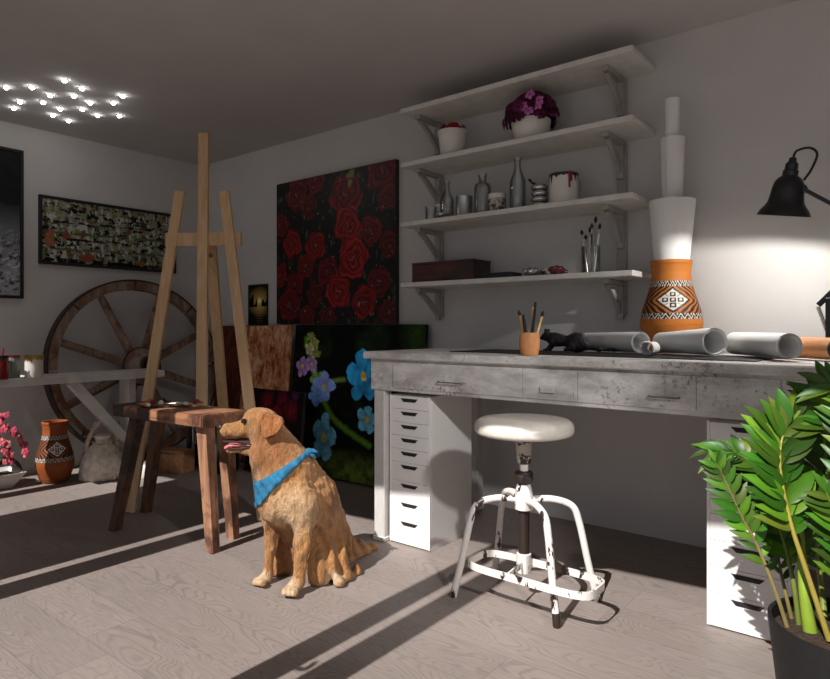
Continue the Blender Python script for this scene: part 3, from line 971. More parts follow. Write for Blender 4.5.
def drip_band(r, ztop, n, seed, dmin, dmax, half=2 * PI, start=0.0, every=3):
    """paint running over a rim: a thin skin with drips"""
    rr = random.Random(seed)
    vs = []; fs = []
    deps = []
    for k in range(n + 1):
        deps.append(dmin + (rr.random() ** 2.2) * (dmax - dmin) if k % every == 0 else dmin * (0.8 + 0.5 * rr.random()))
    for k in range(n + 1):
        a = start + half * k / n
        for (q, z) in ((r - 0.004, ztop + 0.002), (r + 0.0022, ztop + 0.0015), (r + 0.0026, ztop - deps[k] * 0.6), (r + 0.0008, ztop - deps[k])):
            vs.append((q * math.cos(a), q * math.sin(a), z))
    for k in range(n):
        for q in range(3):
            fs.append((k * 4 + q, k * 4 + 4 + q, k * 4 + 5 + q, k * 4 + 1 + q))
    return G().add(vs, fs)
t = thing('paint_tin', 'white tin with ochre paint dripping from its rim on the white narrow table', 'paint tin', (-4.06, 1.510, 0.7045))
link('body', G().lathe([(0.046, 0.0), (0.048, 0.003), (0.048, 0.128), (0.044, 0.128), (0.044, 0.006)], 32), M['white_ceramic'], t, 40)
link('paint_drips', drip_band(0.048, 0.128, 40, 3, 0.022, 0.045), M['yellow_drip'], t, 60)

# ------------------------------------------------------------------ patterned vases
VP = [(0.078, 0.0), (0.088, 0.004), (0.104, 0.03), (0.119, 0.07), (0.128, 0.10), (0.1315, 0.125), (0.130, 0.15), (0.123, 0.185), (0.111, 0.225), (0.098, 0.265), (0.088, 0.30), (0.0825, 0.33), (0.0815, 0.355), (0.086, 0.39)]
def vase_profile(P, z):
    for (r0, z0), (r1, z1) in zip(P, P[1:]):
        if z <= z1:
            k = (z - z0) / max(z1 - z0, 1e-9)
            return r0 + (r1 - r0) * k
    return P[-1][0]
def vase_col(s, z, base, face):
    """s = distance round the belly (units of one repeat), z height"""
    dk = lin((24, 18, 18)); wh = lin((226, 220, 212)); og = lin(base)
    zz = (z - 0.150) / 0.165            # 0..1 across the band
    if zz < 0 or zz > 1:
        return og
    if zz < 0.14 or zz > 0.86:          # dotted zigzag borders
        q = (zz / 0.14) if zz < 0.14 else (zz - 0.86) / 0.14
        tri = abs(((s * 13) % 1) * 2 - 1)
        if abs(tri - q) < 0.14: return wh
        if abs(tri - q) < 0.60: return dk
        return wh if (int(s * 52) + int(q * 3)) % 2 == 0 else dk
    q = (zz - 0.5) / 0.36               # -1..1
    u = ((s + 0.5) % 1) - 0.5           # diamond in the middle of each repeat
    d = abs(u) / 0.235 + abs(q)
    if d < 0.80:
        cu, cq = u / 0.235, q
        for (a, b) in ((0, 0), (0.40, 0), (-0.40, 0), (0, 0.40), (0, -0.40)):
            e = max(abs(cu - a), abs(cq - b))
            if e < 0.07: return wh
            if e < 0.155: return dk
            if e < 0.20: return wh
        return wh if abs((abs(cu) - abs(cq))) > 0.06 else lin((170, 160, 150))
    if d < 0.98: return dk
    if d < 1.16: return og
    k = (d * 2.6 + 0.12 * math.sin(q * 9)) % 1.0
    if k < 0.60: return dk
    return og
def make_vase(name, label, loc, rz, base):
    t = thing(name, label, 'vase', loc, rz)
    n = 300; rows = 130
    vs = []; cs = []; fs = []
    for j in range(rows):
        z = 0.39 * j / (rows - 1)
        r = vase_profile(VP, z)
        for k in range(n):
            a = 2 * PI * k / n
            vs.append((r * math.cos(a), r * math.sin(a), z))
            c = vase_col(k / n * 2.0, z, base, 0)
            cs.append((c[0], c[1], c[2], 1))
    for j in range(rows - 1):
        for k in range(n):
            fs.append((j * n + k, j * n + (k + 1) % n, (j + 1) * n + (k + 1) % n, (j + 1) * n + k))
    fs.append(tuple(range(n - 1, -1, -1)))
    link('body', G().add(vs, fs, cs), M['vase'], t, 60)
    og = tuple(lin(base)) + (1,)
    link('neck_ring', G().lathe([(0.086, 0.388), (0.0885, 0.391), (0.0895, 0.404), (0.086, 0.408), (0.078, 0.406), (0.075, 0.36), (0.080, 0.30), (0.11, 0.2), (0.09, 0.03), (0.002, 0.012)], 48, col=og), M['vase'], t, 50)
    return t
make_vase('vase', 'orange clay vase with a diamond band on the floor under the narrow table', (-4.36, 1.745, 0.0), math.radians(-14), (146, 78, 36)).scale = (0.86, 0.86, 0.96)
make_vase('vase', 'orange clay vase with a diamond band holding paper rolls on the desk', (-0.850, 2.905, 0.8855), math.radians(-70), (178, 106, 38))

# ------------------------------------------------------------------ pink orchid in a white bowl
def blossom(gg, c, nrm, R, col, col2, rot=0.0, petals=5):
    nrm = Vector(nrm).normalized()
    a = Vector((0, 0, 1)) if abs(nrm.z) < 0.9 else Vector((1, 0, 0))
    u = nrm.cross(a).normalized(); w = nrm.cross(u)
    c = Vector(c)
    for k in range(petals):
        an = rot + 2 * PI * k / petals
        d = u * math.cos(an) + w * math.sin(an); s = nrm.cross(d)
        pts = [c + nrm * 0.15 * R]
        wid = R * 0.42
        row = [(0.35, 0.7, 0.10), (0.7, 1.0, 0.02), (1.0, 0.55, -0.12)]
        vs = [c + nrm * 0.05 * R]
        cc = [col2]
        for (q, ww, up) in row:
            for sg in (-1, 0, 1):
                vs.append(c + d * R * q + s * wid * ww * sg + nrm * R * (up + (0.10 if sg else 0.0)))
                cc.append(col)
        vs2 = [v - nrm * 0.0012 for v in vs]
        f1 = [(0, 1, 2), (0, 2, 3)]
        for i in range(2):
            b = 1 + i * 3
            f1 += [(b, b + 3, b + 4, b + 1), (b + 1, b + 4, b + 5, b + 2)]
        m = len(vs)
        gg.add(vs + vs2, f1 + [tuple(m + i for i in reversed(f)) for f in f1] + [(0, 1, m + 1, m), (1, 4, m + 4, m + 1), (4, 7, m + 7, m + 4), (7, 8, m + 8, m + 7), (8, 9, m + 9, m + 8), (9, 6, m + 6, m + 9), (6, 3, m + 3, m + 6), (3, 0, m, m + 3)], cc + cc)
t = thing('potted_orchid', 'pink orchid in a low white bowl on the floor by the left wall', 'potted plant', (-4.48, 1.44, 0.0)); t.scale = (0.9, 0.9, 1.12)
bg_ = G()
vs = []
for (hw, z) in ((0.085, 0.0), (0.15, 0.085), (0.143, 0.085), (0.125, 0.062)):
    for sx, sy in ((-1, -1), (1, -1), (1, 1), (-1, 1)):
        vs.append((sx * hw, sy * hw, z))
fs = [(3, 2, 1, 0)] + [(i * 4 + k, i * 4 + (k + 1) % 4, i * 4 + 4 + (k + 1) % 4, i * 4 + 4 + k) for i in range(3) for k in range(4)]
link('bowl', bg_.add(vs, fs), M['white_ceramic'], t)
sg = G().add([(-0.126, -0.126, 0.064), (0.126, -0.126, 0.064), (0.126, 0.126, 0.064), (-0.126, 0.126, 0.064), (0, 0, 0.078)], [(0, 1, 4), (1, 2, 4), (2, 3, 4), (3, 0, 4)])
link('soil', sg, M['soil'], t)
stemc = sl(70, 84, 52)
sprays = [[(0, 0, 0.07), (0.0, -0.02, 0.2), (0.02, 0.0, 0.29), (0.05, 0.06, 0.325), (0.06, 0.13, 0.30), (0.06, 0.165, 0.22), (0.055, 0.17, 0.17)],
          [(0, 0.01, 0.07), (-0.02, 0.02, 0.25), (-0.01, 0.04, 0.37), (0.0, 0.07, 0.40)],
          [(0, -0.02, 0.07), (0.03, -0.03, 0.2), (0.06, -0.02, 0.26), (0.09, 0.02, 0.26), (0.10, 0.05, 0.2), (0.10, 0.055, 0.14)]]
rr = random.Random(12)
pc = [sl(206, 92, 104), sl(186, 70, 88), sl(220, 120, 124), sl(170, 60, 84)]
for si, sp in enumerate(sprays):
    P = spline(sp, 8)
    st = G().tube(P, 0.0035, 6)
    so = link('flower_stem', st, m_plain('orchid_stem', stemc, 0.6), t, 60)
    L = len(P)
    for i in range(int(L * 0.42), L, 2):
        p = P[i] + Vector((rr.uniform(-0.02, 0.02), rr.uniform(-0.02, 0.02), rr.uniform(-0.015, 0.015)))
        bl = G()
        blossom(bl, p + Vector((0.012, -0.006, 0)), (0.75 + rr.uniform(-.3, .3), -0.55 + rr.uniform(-.4, .4), 0.2 + rr.uniform(-.3, .3)), rr.uniform(0.017, 0.025), rr.choice(pc), sl(120, 30, 56), rr.random() * 6)
        link('blossom', bl, M['petal'], so)
def strap_leaf(gg, P, wmax, col, up=(0, 0, 1)):
    n = len(P); vs = []; cs = []
    for i, p in enumerate(P):
        p = Vector(p)
        t_ = (Vector(P[min(i + 1, n - 1)]) - Vector(P[max(i - 1, 0)])).normalized()
        s = t_.cross(Vector(up))
        s = s.normalized() if s.length > 1e-4 else Vector((1, 0, 0))
        nn = s.cross(t_)
        q = i / (n - 1)
        w = wmax * (math.sin(PI * min(1, 0.12 + 0.88 * q)) ** 0.7) if q < 1 else 0.0005
        vs += [p - s * w + nn * w * 0.3, p, p + s * w + nn * w * 0.3]
        cs += [col] * 3
    m = len(vs)
    vs2 = [Vector(v) - Vector((0, 0, 0.0015)) for v in vs]
    f = []
    for i in range(n - 1):
        b = i * 3
        f += [(b, b + 1, b + 4, b + 3), (b + 1, b + 2, b + 5, b + 4)]
    gg.add(vs + vs2, f + [tuple(m + k for k in reversed(q)) for q in f], cs + cs)
for (dx, dy, L) in [(0.10, 0.10, 0.2), (-0.02, 0.12, 0.21), (0.12, -0.05, 0.17), (-0.1, 0.1, 0.18), (0.02, -0.15, 0.2)]:
    lf = G()
    strap_leaf(lf, spline([(0, 0, 0.07), (dx * 0.5, dy * 0.5, 0.15), (dx, dy, 0.13), (dx * 1.3, dy * 1.3, 0.09)], 5), 0.032, sl(34, 44, 34))
    link('leaf', lf, M['leafcol'], t, 180)

# ------------------------------------------------------------------ draped jug with a rope handle
t = thing('jug', 'cream pleated jug with a rope handle on the floor under the narrow table', 'jug', (-4.215, 1.982, 0.0)); t.scale = (0.92, 0.92, 0.96)
def pl(a, z):
    k = min(1.0, max(0.0, (0.25 - z) / 0.16))
    tw = a + z * 5.0
    return 1.0 + k * (0.075 * math.sin(tw * 13) + 0.03 * math.sin(tw * 7 + 1.0)) + 0.02 * math.sin(a * 3 + 0.6)
prof = [(0.125, 0.0), (0.138, 0.008), (0.142, 0.04), (0.138, 0.10), (0.126, 0.155), (0.106, 0.195), (0.078, 0.225), (0.052, 0.245), (0.044, 0.262), (0.056, 0.288), (0.064, 0.296), (0.05, 0.294), (0.036, 0.262), (0.03, 0.24)]
link('body', G().lathe(prof, 120, (0, 0, 0), pl), M['ceram_bag'], t, 60)
hp = spline([(-0.055, -0.10, 0.17), (-0.035, -0.085, 0.27), (0.0, -0.05, 0.365), (0.0, 0.01, 0.395), (0.0, 0.065, 0.36), (0.01, 0.09, 0.27), (0.02, 0.10, 0.18)], 10)
for ph in (0, PI):
    pts = []
    for i, p in enumerate(hp):
        a = i * 0.75 + ph
        pts.append(p + Vector((math.cos(a), 0.4 * math.sin(a), math.sin(a))) * 0.009)
    link('rope_handle', G().tube(pts, 0.0140, 8), M['rope'], t, 180)
link('knot', G().ball((0.0, -0.045, 0.375), (0.02, 0.022, 0.02)), M['rope'], t, 180)
tie = G().tube([(0.060 * math.cos(a) * (1 + 0.05 * math.sin(a * 9)), 0.060 * math.sin(a), 0.246 + 0.006 * math.sin(a * 2)) for a in [2 * PI * k / 40 for k in range(40)]], 0.009, 8, closed=True)
link('tie', tie, M['rope'], t, 180)

# ------------------------------------------------------------------ things behind the wooden stool
t = thing('clay_block', 'brown clay block with a row of holes on the floor behind the wooden stool', 'block', (-4.00, 2.39, 0.0), math.radians(17))
link('body', G().box((-0.105, -0.06, 0.0), (0.105, 0.06, 0.155), 0.006), M['cardboard'], t)
for k in range(6):
    link('dark_hole_plug', G().cyl((-0.078 + 0.022 * k, -0.0605, 0.134), (-0.078 + 0.022 * k, -0.052, 0.134), 0.0065, n=10), M['hole_shade'], t)  # solid dark plugs, the shade inside the holes put into their colour
def bottle(name, label, cat, loc, prof, mat, n=28, cap=None, group=None):
    t = thing(name, label, cat, loc, 0, group)
    link('body', G().lathe(prof, n), M[mat], t, 50)
    if cap:
        link('cap', G().lathe(cap[0], n), M[cap[1]], t, 40)
    return t
jp = [(0.10, 0.0), (0.112, 0.01), (0.115, 0.03), (0.115, 0.22), (0.10, 0.27), (0.055, 0.31), (0.035, 0.33), (0.035, 0.38)]
bottle('demijohn', 'dark glass demijohn on the floor behind the clay block', 'bottle', (-4.10, 2.66, 0.0), jp, 'dark_glass', 32, ([(0.041, 0.365), (0.041, 0.395), (0.02, 0.398)], 'black'))
bottle('demijohn', 'dark glass demijohn between the clay block and the rust brown canvas', 'bottle', (-3.745, 2.60, 0.0), [(r * 0.85, z * 1.05) for r, z in jp], 'dark_glass', 32, ([(0.036, 0.385), (0.036, 0.415), (0.02, 0.418)], 'black'))
bottle('jar', 'small white jar on the sunlit floor behind the wooden stool', 'jar', (-4.00, 2.165, 0.0), [(0.036, 0.0), (0.04, 0.004), (0.04, 0.075), (0.03, 0.09), (0.026, 0.092)], 'white_ceramic', 24, ([(0.031, 0.088), (0.031, 0.108), (0.025, 0.111)], 'white'))
t = thing('stand', 'grey metal stand in front of the dark glass demijohns', 'stand', (-4.02, 2.53, 0.0), math.radians(10))
link('base', G().box((-0.05, -0.03, 0.0), (0.05, 0.03, 0.012), 0.003), M['tin'], t)
link('column', G().cyl((0, 0, 0.012), (0, 0, 0.30), 0.010, n=14), M['tin'], t, 40)
link('arm', G().tube(spline([(-0.07, 0, 0.335), (-0.05, 0, 0.31), (0, 0, 0.30), (0.05, 0, 0.31), (0.07, 0, 0.335)], 5), 0.011, 10), M['tin'], t, 60)

# ------------------------------------------------------------------ easel
t = thing('easel', 'tall pale pine studio easel behind the wooden stool', 'easel', (-2.93, 1.87, 0.0))
def loc_(p): return (p[0] + 2.93, p[1] - 1.87, p[2])
UPV = (-0.62, 0.78, 0)
def ez(name, p0, p1, w, d):
    link(name, G().beam(loc_(p0), loc_(p1), w, d, UPV, 0.003), M['pine'], t)
ez('leg', (-3.305, 1.700, 0.008), (-3.192, 1.927, 1.75), 0.048, 0.024)
ez('leg', (-2.632, 2.057, 0.008), (-3.002, 2.08, 1.75), 0.048, 0.024)
ez('mast', (-2.935, 1.895, 0.46), (-3.135, 2.04, 2.085), 0.048, 0.028)
ez('crossbar', (-3.240, 1.872, 1.482), (-2.918, 2.128, 1.487), 0.065, 0.022)
ez('crossbar', (-3.245, 1.80, 0.525), (-2.76, 2.115, 0.525), 0.055, 0.022)
ez('rear_leg', (-3.52, 2.47, 0.008), (-3.105, 2.065, 1.47), 0.05, 0.028)
hg = G()
hg.cyl(loc_((-3.112, 2.035, 1.40)), loc_((-3.085, 2.056, 1.40)), 0.012, n=12)
link('hinge', hg, M['tin'], t, 40)
# ------------------------------------------------------------------ wooden stool with palette
t = thing('wooden_stool', 'low dark brown wooden stool on four splayed legs between easel and dog', 'stool', (-2.80, 1.69, 0.0), math.radians(4))
c4, s4 = math.cos(math.radians(-4)), math.sin(math.radians(-4))
def ws(p):
    x, y = p[0] + 2.80, p[1] - 1.69
    return Vector((x * c4 - y * s4, x * s4 + y * c4, p[2]))
sg = G()
def seat_piece(x0, x1, mat, nm):
    q = G()
    z0, z1 = 0.556, 0.611
    ya0, ya1 = -0.132 - 0.012 * (x0 + 0.35), 0.112
    yb0, yb1 = -0.132 - 0.012 * (x1 + 0.35), 0.118
    q.add([(x0, ya0, z0), (x1, yb0, z0), (x1, yb1, z0), (x0, ya1, z0), (x0, ya0, z1), (x1, yb0, z1), (x1, yb1, z1), (x0, ya1, z1)],
          [(3, 2, 1, 0), (4, 5, 6, 7), (0, 1, 5, 4), (1, 2, 6, 5), (2, 3, 7, 6), (3, 0, 4, 7)])
    bm = bmesh.new()
    for v in q.v: bm.verts.new(v)
    bm.verts.ensure_lookup_table()
    for f in q.f: bm.faces.new([bm.verts[i] for i in f])
    bmesh.ops.bevel(bm, geom=bm.edges[:], offset=0.005, segments=2, affect='EDGES')
    return link(nm, G().bm(bm), mat, t, 40)
seat = seat_piece(-0.358, 0.352, M['seat_wood'], 'seat')
seat['label'] = 'worn reddish brown plank seat'
# darker end band and middle band are worn patches set into the seat edge
for (x0, x1) in ((-0.3587, -0.265), (-0.15, -0.045)):
    q = G().box((x0, -0.1365, 0.5545), (x1, 0.1185, 0.6125), 0.004)
    link('seat_batten', q, M['seat_dark'], t)
feet = [((-3.087, 1.512, 0.0), (-3.03, 1.60), 'old_wood'), ((-2.444, 1.635, 0.0), (-2.495, 1.63), 'old_wood_light'), ((-2.532, 1.803, 0.0), (-2.55, 1.77), 'old_wood_light'), ((-3.256, 1.763, 0.0), (-3.12, 1.765), 'old_wood')]
for (f, tp, mm) in feet:
    a = ws(f); b = ws((tp[0], tp[1], 0.556))
    link('leg', G().beam(a, b, 0.040, 0.036, (0, 1, 0), 0.006, 0.056, 0.048), M[mm], t)
# palette and paint things on the seat
t = thing('palette', 'dark oval paint palette lying on the wooden stool', 'palette', (-2.935, 1.695, 0.6135), math.radians(8))
pg = G().lathe([(0.155, 0.0), (0.16, 0.003), (0.155, 0.006)], 40)
pg.v = [(x, y * 0.62, z) for x, y, z in pg.v]
link('board', pg, m_wood('palette_wood', sl(70, 44, 30), sl(120, 80, 54), 0, 30, 0.4), t, 40)
for i, (x, y, r, mm) in enumerate([(-0.10, -0.02, 0.018, 'orange_paint'), (-0.04, -0.05, 0.014, 'red_drip'), (0.02, -0.045, 0.016, 'white_ceramic'), (0.08, -0.02, 0.013, 'yellow_drip'), (-0.06, 0.03, 0.014, 'black_drip')]):
    link('paint_blob', G().lathe([(r, 0.0), (r * 0.95, 0.007), (r * 0.6, 0.016), (0.001, 0.020)], 14, (x, y, 0.006)), M[mm], t, 180)
def paint_tube(label, loc, rz, mm):
    t = thing('paint_tube', label, 'paint tube', loc, rz, 'paint tubes on the wooden stool')
    q = G(); prof = []
    vs = []; fs = []; n = 14
    for i in range(6):
        k = i / 5; x = -0.05 + 0.085 * k
        ry = 0.014; rz_ = 0.002 + 0.010 * k
        for j in range(n):
            a = 2 * PI * j / n
            vs.append((x, ry * math.cos(a), 0.0125 + rz_ * math.sin(a)))
    for i in range(5):
        for j in range(n):
            fs.append((i * n + j, i * n + (j + 1) % n, (i + 1) * n + (j + 1) % n, (i + 1) * n + j))
    fs += [tuple(range(n)), tuple(5 * n + j for j in range(n))]
    link('body', q.add(vs, fs), M[mm], t, 60)
    link('cap', G().cyl((0.035, 0, 0.0125), (0.052, 0, 0.0125), 0.008, n=12), M['white'], t, 40)
paint_tube('silver paint tube with white cap on the palette of the wooden stool', (-2.78, 1.66, 0.6205), math.radians(35), 'tin')
paint_tube('orange paint tube on the dark end of the wooden stool', (-2.93, 1.578, 0.614), math.radians(-4), 'orange_paint')
paint_tube('dark red paint tube at the back of the wooden stool', (-2.80, 1.79, 0.614), math.radians(160), 'red_drip')
kn = thing('palette_knife', 'palette knife with a pale handle lying across the palette', 'palette knife', (-2.72, 1.71, 0.6205), math.radians(12))
link('blade', G().prism([(0.0, -0.004), (0.06, -0.010), (0.10, -0.006), (0.112, 0.0), (0.10, 0.006), (0.06, 0.010), (0.0, 0.004)], 2, 0.004, 0.0055), M['chrome'], kn)
link('handle', G().tube([(-0.09, 0, 0.008), (-0.07, 0, 0.008), (-0.03, 0, 0.008), (0.002, 0, 0.006)], [0.005, 0.0075, 0.0065, 0.004], 10), M['pencil'], kn, 60)

# ------------------------------------------------------------------ wall shelf unit
SHZ = [2.235, 1.930, 1.592, 1.250]     # top faces
t = thing('wall_shelf', 'white four tier wall shelf on brackets above the desk', 'shelf', (-1.62, 3.049, 0.0))
for z in SHZ:
    link('shelf_board', G().box((-0.665, -0.305, z - 0.026), (0.655, 0.0, z), 0.003), M['white_wood'], t)
for x in (-0.60, 0.50):
    link('upright', G().box((x - 0.023, -0.02, 1.06), (x + 0.023, 0.0, SHZ[0] - 0.027), 0.003), M['bracket'], t)
    for z in SHZ:
        b = z - 0.027
        br = G()
        br.box((x - 0.017, -0.23, b - 0.022), (x + 0.017, -0.021, b), 0.002)
        br.box((x - 0.017, -0.045, b - 0.185), (x + 0.017, -0.0205, b - 0.022), 0.002)
        # curved brace
        outer = []; inner = []
        for k in range(9):
            q = k / 8
            y = -0.215 + 0.18 * q
            zz = b - 0.022 - 0.135 * (q ** 1.25)
            outer.append((y, zz - 0.012)); inner.append((y + 0.022, zz + 0.006))
        br.prism(outer + inner[::-1], 0, x - 0.011, x + 0.011)
        link('bracket', br, M['bracket'], t, 30)

# things on the shelves
def tbl(prof): return prof
def flower_pot(label, loc, r0, r1, h):
    t = thing('flower_pot', label, 'potted plant', loc)
    return t
SY = 2.885
# top gap shelf (second board)
z = SHZ[1] + 0.0005
t = thing('potted_flower', 'small white pot with short red flowers on the upper shelf', 'potted plant', (-2.022, SY, z))
link('pot', G().lathe([(0.062, 0), (0.066, 0.004), (0.078, 0.135), (0.083, 0.137), (0.084, 0.158), (0.077, 0.158), (0.073, 0.12)], 36), M['white_ceramic'], t, 40)
link('soil', G().lathe([(0.073, 0.125), (0.03, 0.135), (0.001, 0.136)], 24, cap0=False), M['soil'], t)
rr = random.Random(3)
bl = G()
for k in range(46):
    a = rr.random() * 6.28; q = 0.068 * math.sqrt(rr.random())
    blossom(bl, (q * math.cos(a), q * math.sin(a), 0.155 + 0.028 * rr.random() + 0.02 * (1 - q / 0.07)), (math.cos(a) * 0.6, math.sin(a) * 0.6 - 0.3, 0.6), 0.018, rr.choice([sl(150, 20, 30), sl(120, 14, 26), sl(176, 36, 40)]), sl(70, 10, 16), rr.random() * 6)
fo = link('flowers', bl, M['petal'], t); fo['kind'] = 'stuff'
t = thing('potted_flower', 'round white pot of dark purple pansies on the upper shelf', 'potted plant', (-1.532, SY - 0.005, z))
link('pot', G().lathe([(0.058, 0), (0.068, 0.006), (0.088, 0.05), (0.100, 0.10), (0.101, 0.115), (0.094, 0.115), (0.09, 0.09)], 36), M['white_ceramic'], t, 40)
link('soil', G().lathe([(0.092, 0.095), (0.04, 0.11), (0.001, 0.112)], 24, cap0=False), M['soil'], t)
bl = G(); lv = G()
for k in range(150):
    u = rr.random() * 2 * PI; w_ = rr.random()
    ph = math.acos(1 - 1.25 * w_)
    R = 0.135 * (0.86 + 0.2 * rr.random())
    d = Vector((math.sin(ph) * math.cos(u), math.sin(ph) * math.sin(u), math.cos(ph)))
    p = Vector((d.x * R, min(d.y * R, 0.12), 0.135 + d.z * R * 0.86))
    if k % 3 == 0:
        P = [p * 0.8 + Vector((0, 0, 0.03)), p * 0.95, p * 1.02]
        strap_leaf(lv, P, 0.012, sl(38, 52, 30))
    colr = rr.choice([sl(84, 24, 62), sl(70, 18, 50), sl(104, 34, 78), sl(58, 14, 40)])
    blossom(bl, p, d + Vector((0, -0.3, 0)), 0.028, colr, sl(40, 8, 30), rr.random() * 6)
for (dx, dz) in ((0.03, 0.150), (0.095, 0.150), (0.055, 0.125), (0.10, 0.172), (0.060, 0.205)):
    blossom(bl, (dx, -0.137 + 0.45 * max(0, dx - 0.03), dz), (0.1, -1, 0.2), 0.025, sl(196, 112, 176), sl(96, 20, 66), dx * 50)
fo = link('pansies', bl, M['petal'], t); fo['kind'] = 'stuff'
fo = link('leaves', lv, M['leafcol'], t); fo['kind'] = 'stuff'
# third board: jars, bottles, tins
z = SHZ[2] + 0.0005
def glass_vessel(name, label, cat, loc, outer, th=0.003, group=None, mat='glass', n=28):
    inner = [(max(r - th, 0.0015), zz) for r, zz in outer[::-1]]
    inner = [(r, max(zz, 0.006)) for r, zz in inner]
    t = link(name, G().lathe(outer + inner, n, cap0=True, cap1=True), M[mat], None, 60, loc)
    return tag(t, label, cat, group)
o = glass_vessel('drinking_glass', 'short clear glass tumbler at the left end of the bottle shelf', 'glass', (-2.172, SY, z), [(0.030, 0), (0.032, 0.004), (0.034, 0.095)])
bottle('jar', 'slim white jar behind the tumbler at the left of the bottle shelf', 'jar', (-2.165, SY + 0.085, z), [(0.036, 0.0), (0.038, 0.003), (0.038, 0.095), (0.03, 0.105)], 'white_ceramic', 24, ([(0.033, 0.104), (0.033, 0.118), (0.029, 0.12)], 'white'))
bprof = [(0.036, 0), (0.039, 0.004), (0.039, 0.11), (0.034, 0.135), (0.018, 0.165), (0.014, 0.18), (0.014, 0.215), (0.017, 0.217), (0.017, 0.228)]
glass_vessel('bottle', 'clear glass bottle left of the steel tin on the shelf', 'bottle', (-2.06, SY, z), bprof)
dish = link('dish', G().lathe([(0.02, 0), (0.045, 0.012), (0.05, 0.022), (0.046, 0.022), (0.03, 0.01)], 28), M['chrome'], None, 60, (-2.02, SY - 0.095, z))
tag(dish, 'small shiny steel dish in front of the leftmost clear bottle', 'dish')
t = thing('tin', 'plain steel tin between two clear bottles on the shelf', 'tin', (-1.937, SY - 0.01, z))
link('body', G().lathe([(0.045, 0), (0.047, 0.003), (0.0455, 0.006), (0.0455, 0.118), (0.047, 0.121), (0.043, 0.123), (0.042, 0.02)], 32), M['tin'], t, 30)
glass_vessel('bottle', 'square shouldered clear bottle right of the steel tin on the shelf', 'bottle', (-1.825, SY, z), [(0.043, 0), (0.046, 0.004), (0.046, 0.155), (0.040, 0.175), (0.022, 0.185), (0.020, 0.215), (0.024, 0.218), (0.024, 0.232)])
t = thing('jar', 'glass jar of screws with a white lid on the bottle shelf', 'jar', (-1.715, SY - 0.03, z))
link('body', G().lathe([(0.042, 0), (0.046, 0.005), (0.046, 0.07), (0.043, 0.078)], 28), m_chipped('mottled_contents', sl(190, 186, 180), sl(70, 66, 64), 0.5, 40.0, 0.15, bump=0.0), t, 40)
link('lid', G().lathe([(0.044, 0.078), (0.047, 0.08), (0.047, 0.102), (0.043, 0.105)], 28), M['white_ceramic'], t, 40)
glass_vessel('bottle', 'tall round clear bottle in the middle of the shelf', 'bottle', (-1.60, SY - 0.02, z), [(0.036, 0), (0.041, 0.005), (0.042, 0.12), (0.040, 0.16), (0.024, 0.20), (0.017, 0.225), (0.017, 0.265), (0.021, 0.268), (0.021, 0.28)])
t = thing('metal_sculpture', 'stacked shiny steel rings with a curl next to the dripped paint tin', 'ornament', (-1.475, SY - 0.02, z))
q = G()
for k in range(4):
    pts = [(0.030 * math.cos(a), 0.030 * math.sin(a), 0.016 + 0.030 * k) for a in [2 * PI * j / 28 for j in range(28)]]
    q.tube(pts, 0.0145, 10, closed=True)
link('rings', q, M['chrome'], t, 180)
link('curl', G().tube(spline([(-0.02, 0, 0.125), (-0.045, 0, 0.14), (-0.055, 0, 0.155), (-0.06, 0, 0.148)], 5), 0.006, 8), M['black'], t, 180)
t = thing('paint_tin', 'white paint tin with dark red drips on the bottle shelf', 'paint tin', (-1.355, SY, z))
link('body', G().lathe([(0.068, 0), (0.071, 0.004), (0.0695, 0.008), (0.0695, 0.15), (0.072, 0.153), (0.066, 0.156), (0.066, 0.03)], 40), M['white_ceramic'], t, 30)
link('paint_drips', drip_band(0.0695, 0.156, 54, 8, 0.012, 0.06, 2 * PI, 0, 4), M['black_drip'], t, 60)
for a, L in ((-0.75, 0.075), (-0.62, 0.045)):
    link('red_drip', G().tube([(0.073 * math.cos(a), 0.073 * math.sin(a), 0.158), (0.073 * math.cos(a), 0.073 * math.sin(a), 0.156 - L)], [0.006, 0.005], 8), M['red_drip'], t, 60)
link('wire_handle', G().tube(spline([(-0.073, 0, 0.135), (-0.066, 0.05, 0.09), (0.0, 0.075, 0.075), (0.066, 0.05, 0.09), (0.073, 0, 0.135)], 6), 0.0018, 6), M['tin'], t, 60)
# fourth board
z = SHZ[3] + 0.0005
t = thing('wooden_box', 'dark red brown wooden box on the lowest shelf', 'box', (-2.035, SY, z))
bx = G()
W_, D_, H_ = 0.205, 0.09, 0.098
for lo, hi in (((-W_, -D_, 0), (W_, -D_ + 0.012, H_)), ((-W_, D_ - 0.012, 0), (W_, D_, H_)), ((-W_, -D_ + 0.012, 0), (-W_ + 0.012, D_ - 0.012, H_)), ((W_ - 0.012, -D_ + 0.012, 0), (W_, D_ - 0.012, H_)), ((-W_ + 0.012, -D_ + 0.012, 0), (W_ - 0.012, D_ - 0.012, 0.01))):
    bx.box(lo, hi, 0.0015)
link('body', bx, M['box_wood'], t)
link('lid', G().box((-W_ - 0.002, -D_ - 0.002, H_ + 0.0005), (W_ + 0.002, D_ + 0.002, H_ + 0.014), 0.002), M['box_wood'], t)
o = link('notebook', G().box((-0.085, -0.055, 0), (0.085, 0.055, 0.026), 0.003), M['black_matte'], None, None, (-1.66, SY - 0.075, z))
tag(o, 'thin black notebook lying on the lowest shelf beside the wooden box', 'notebook')
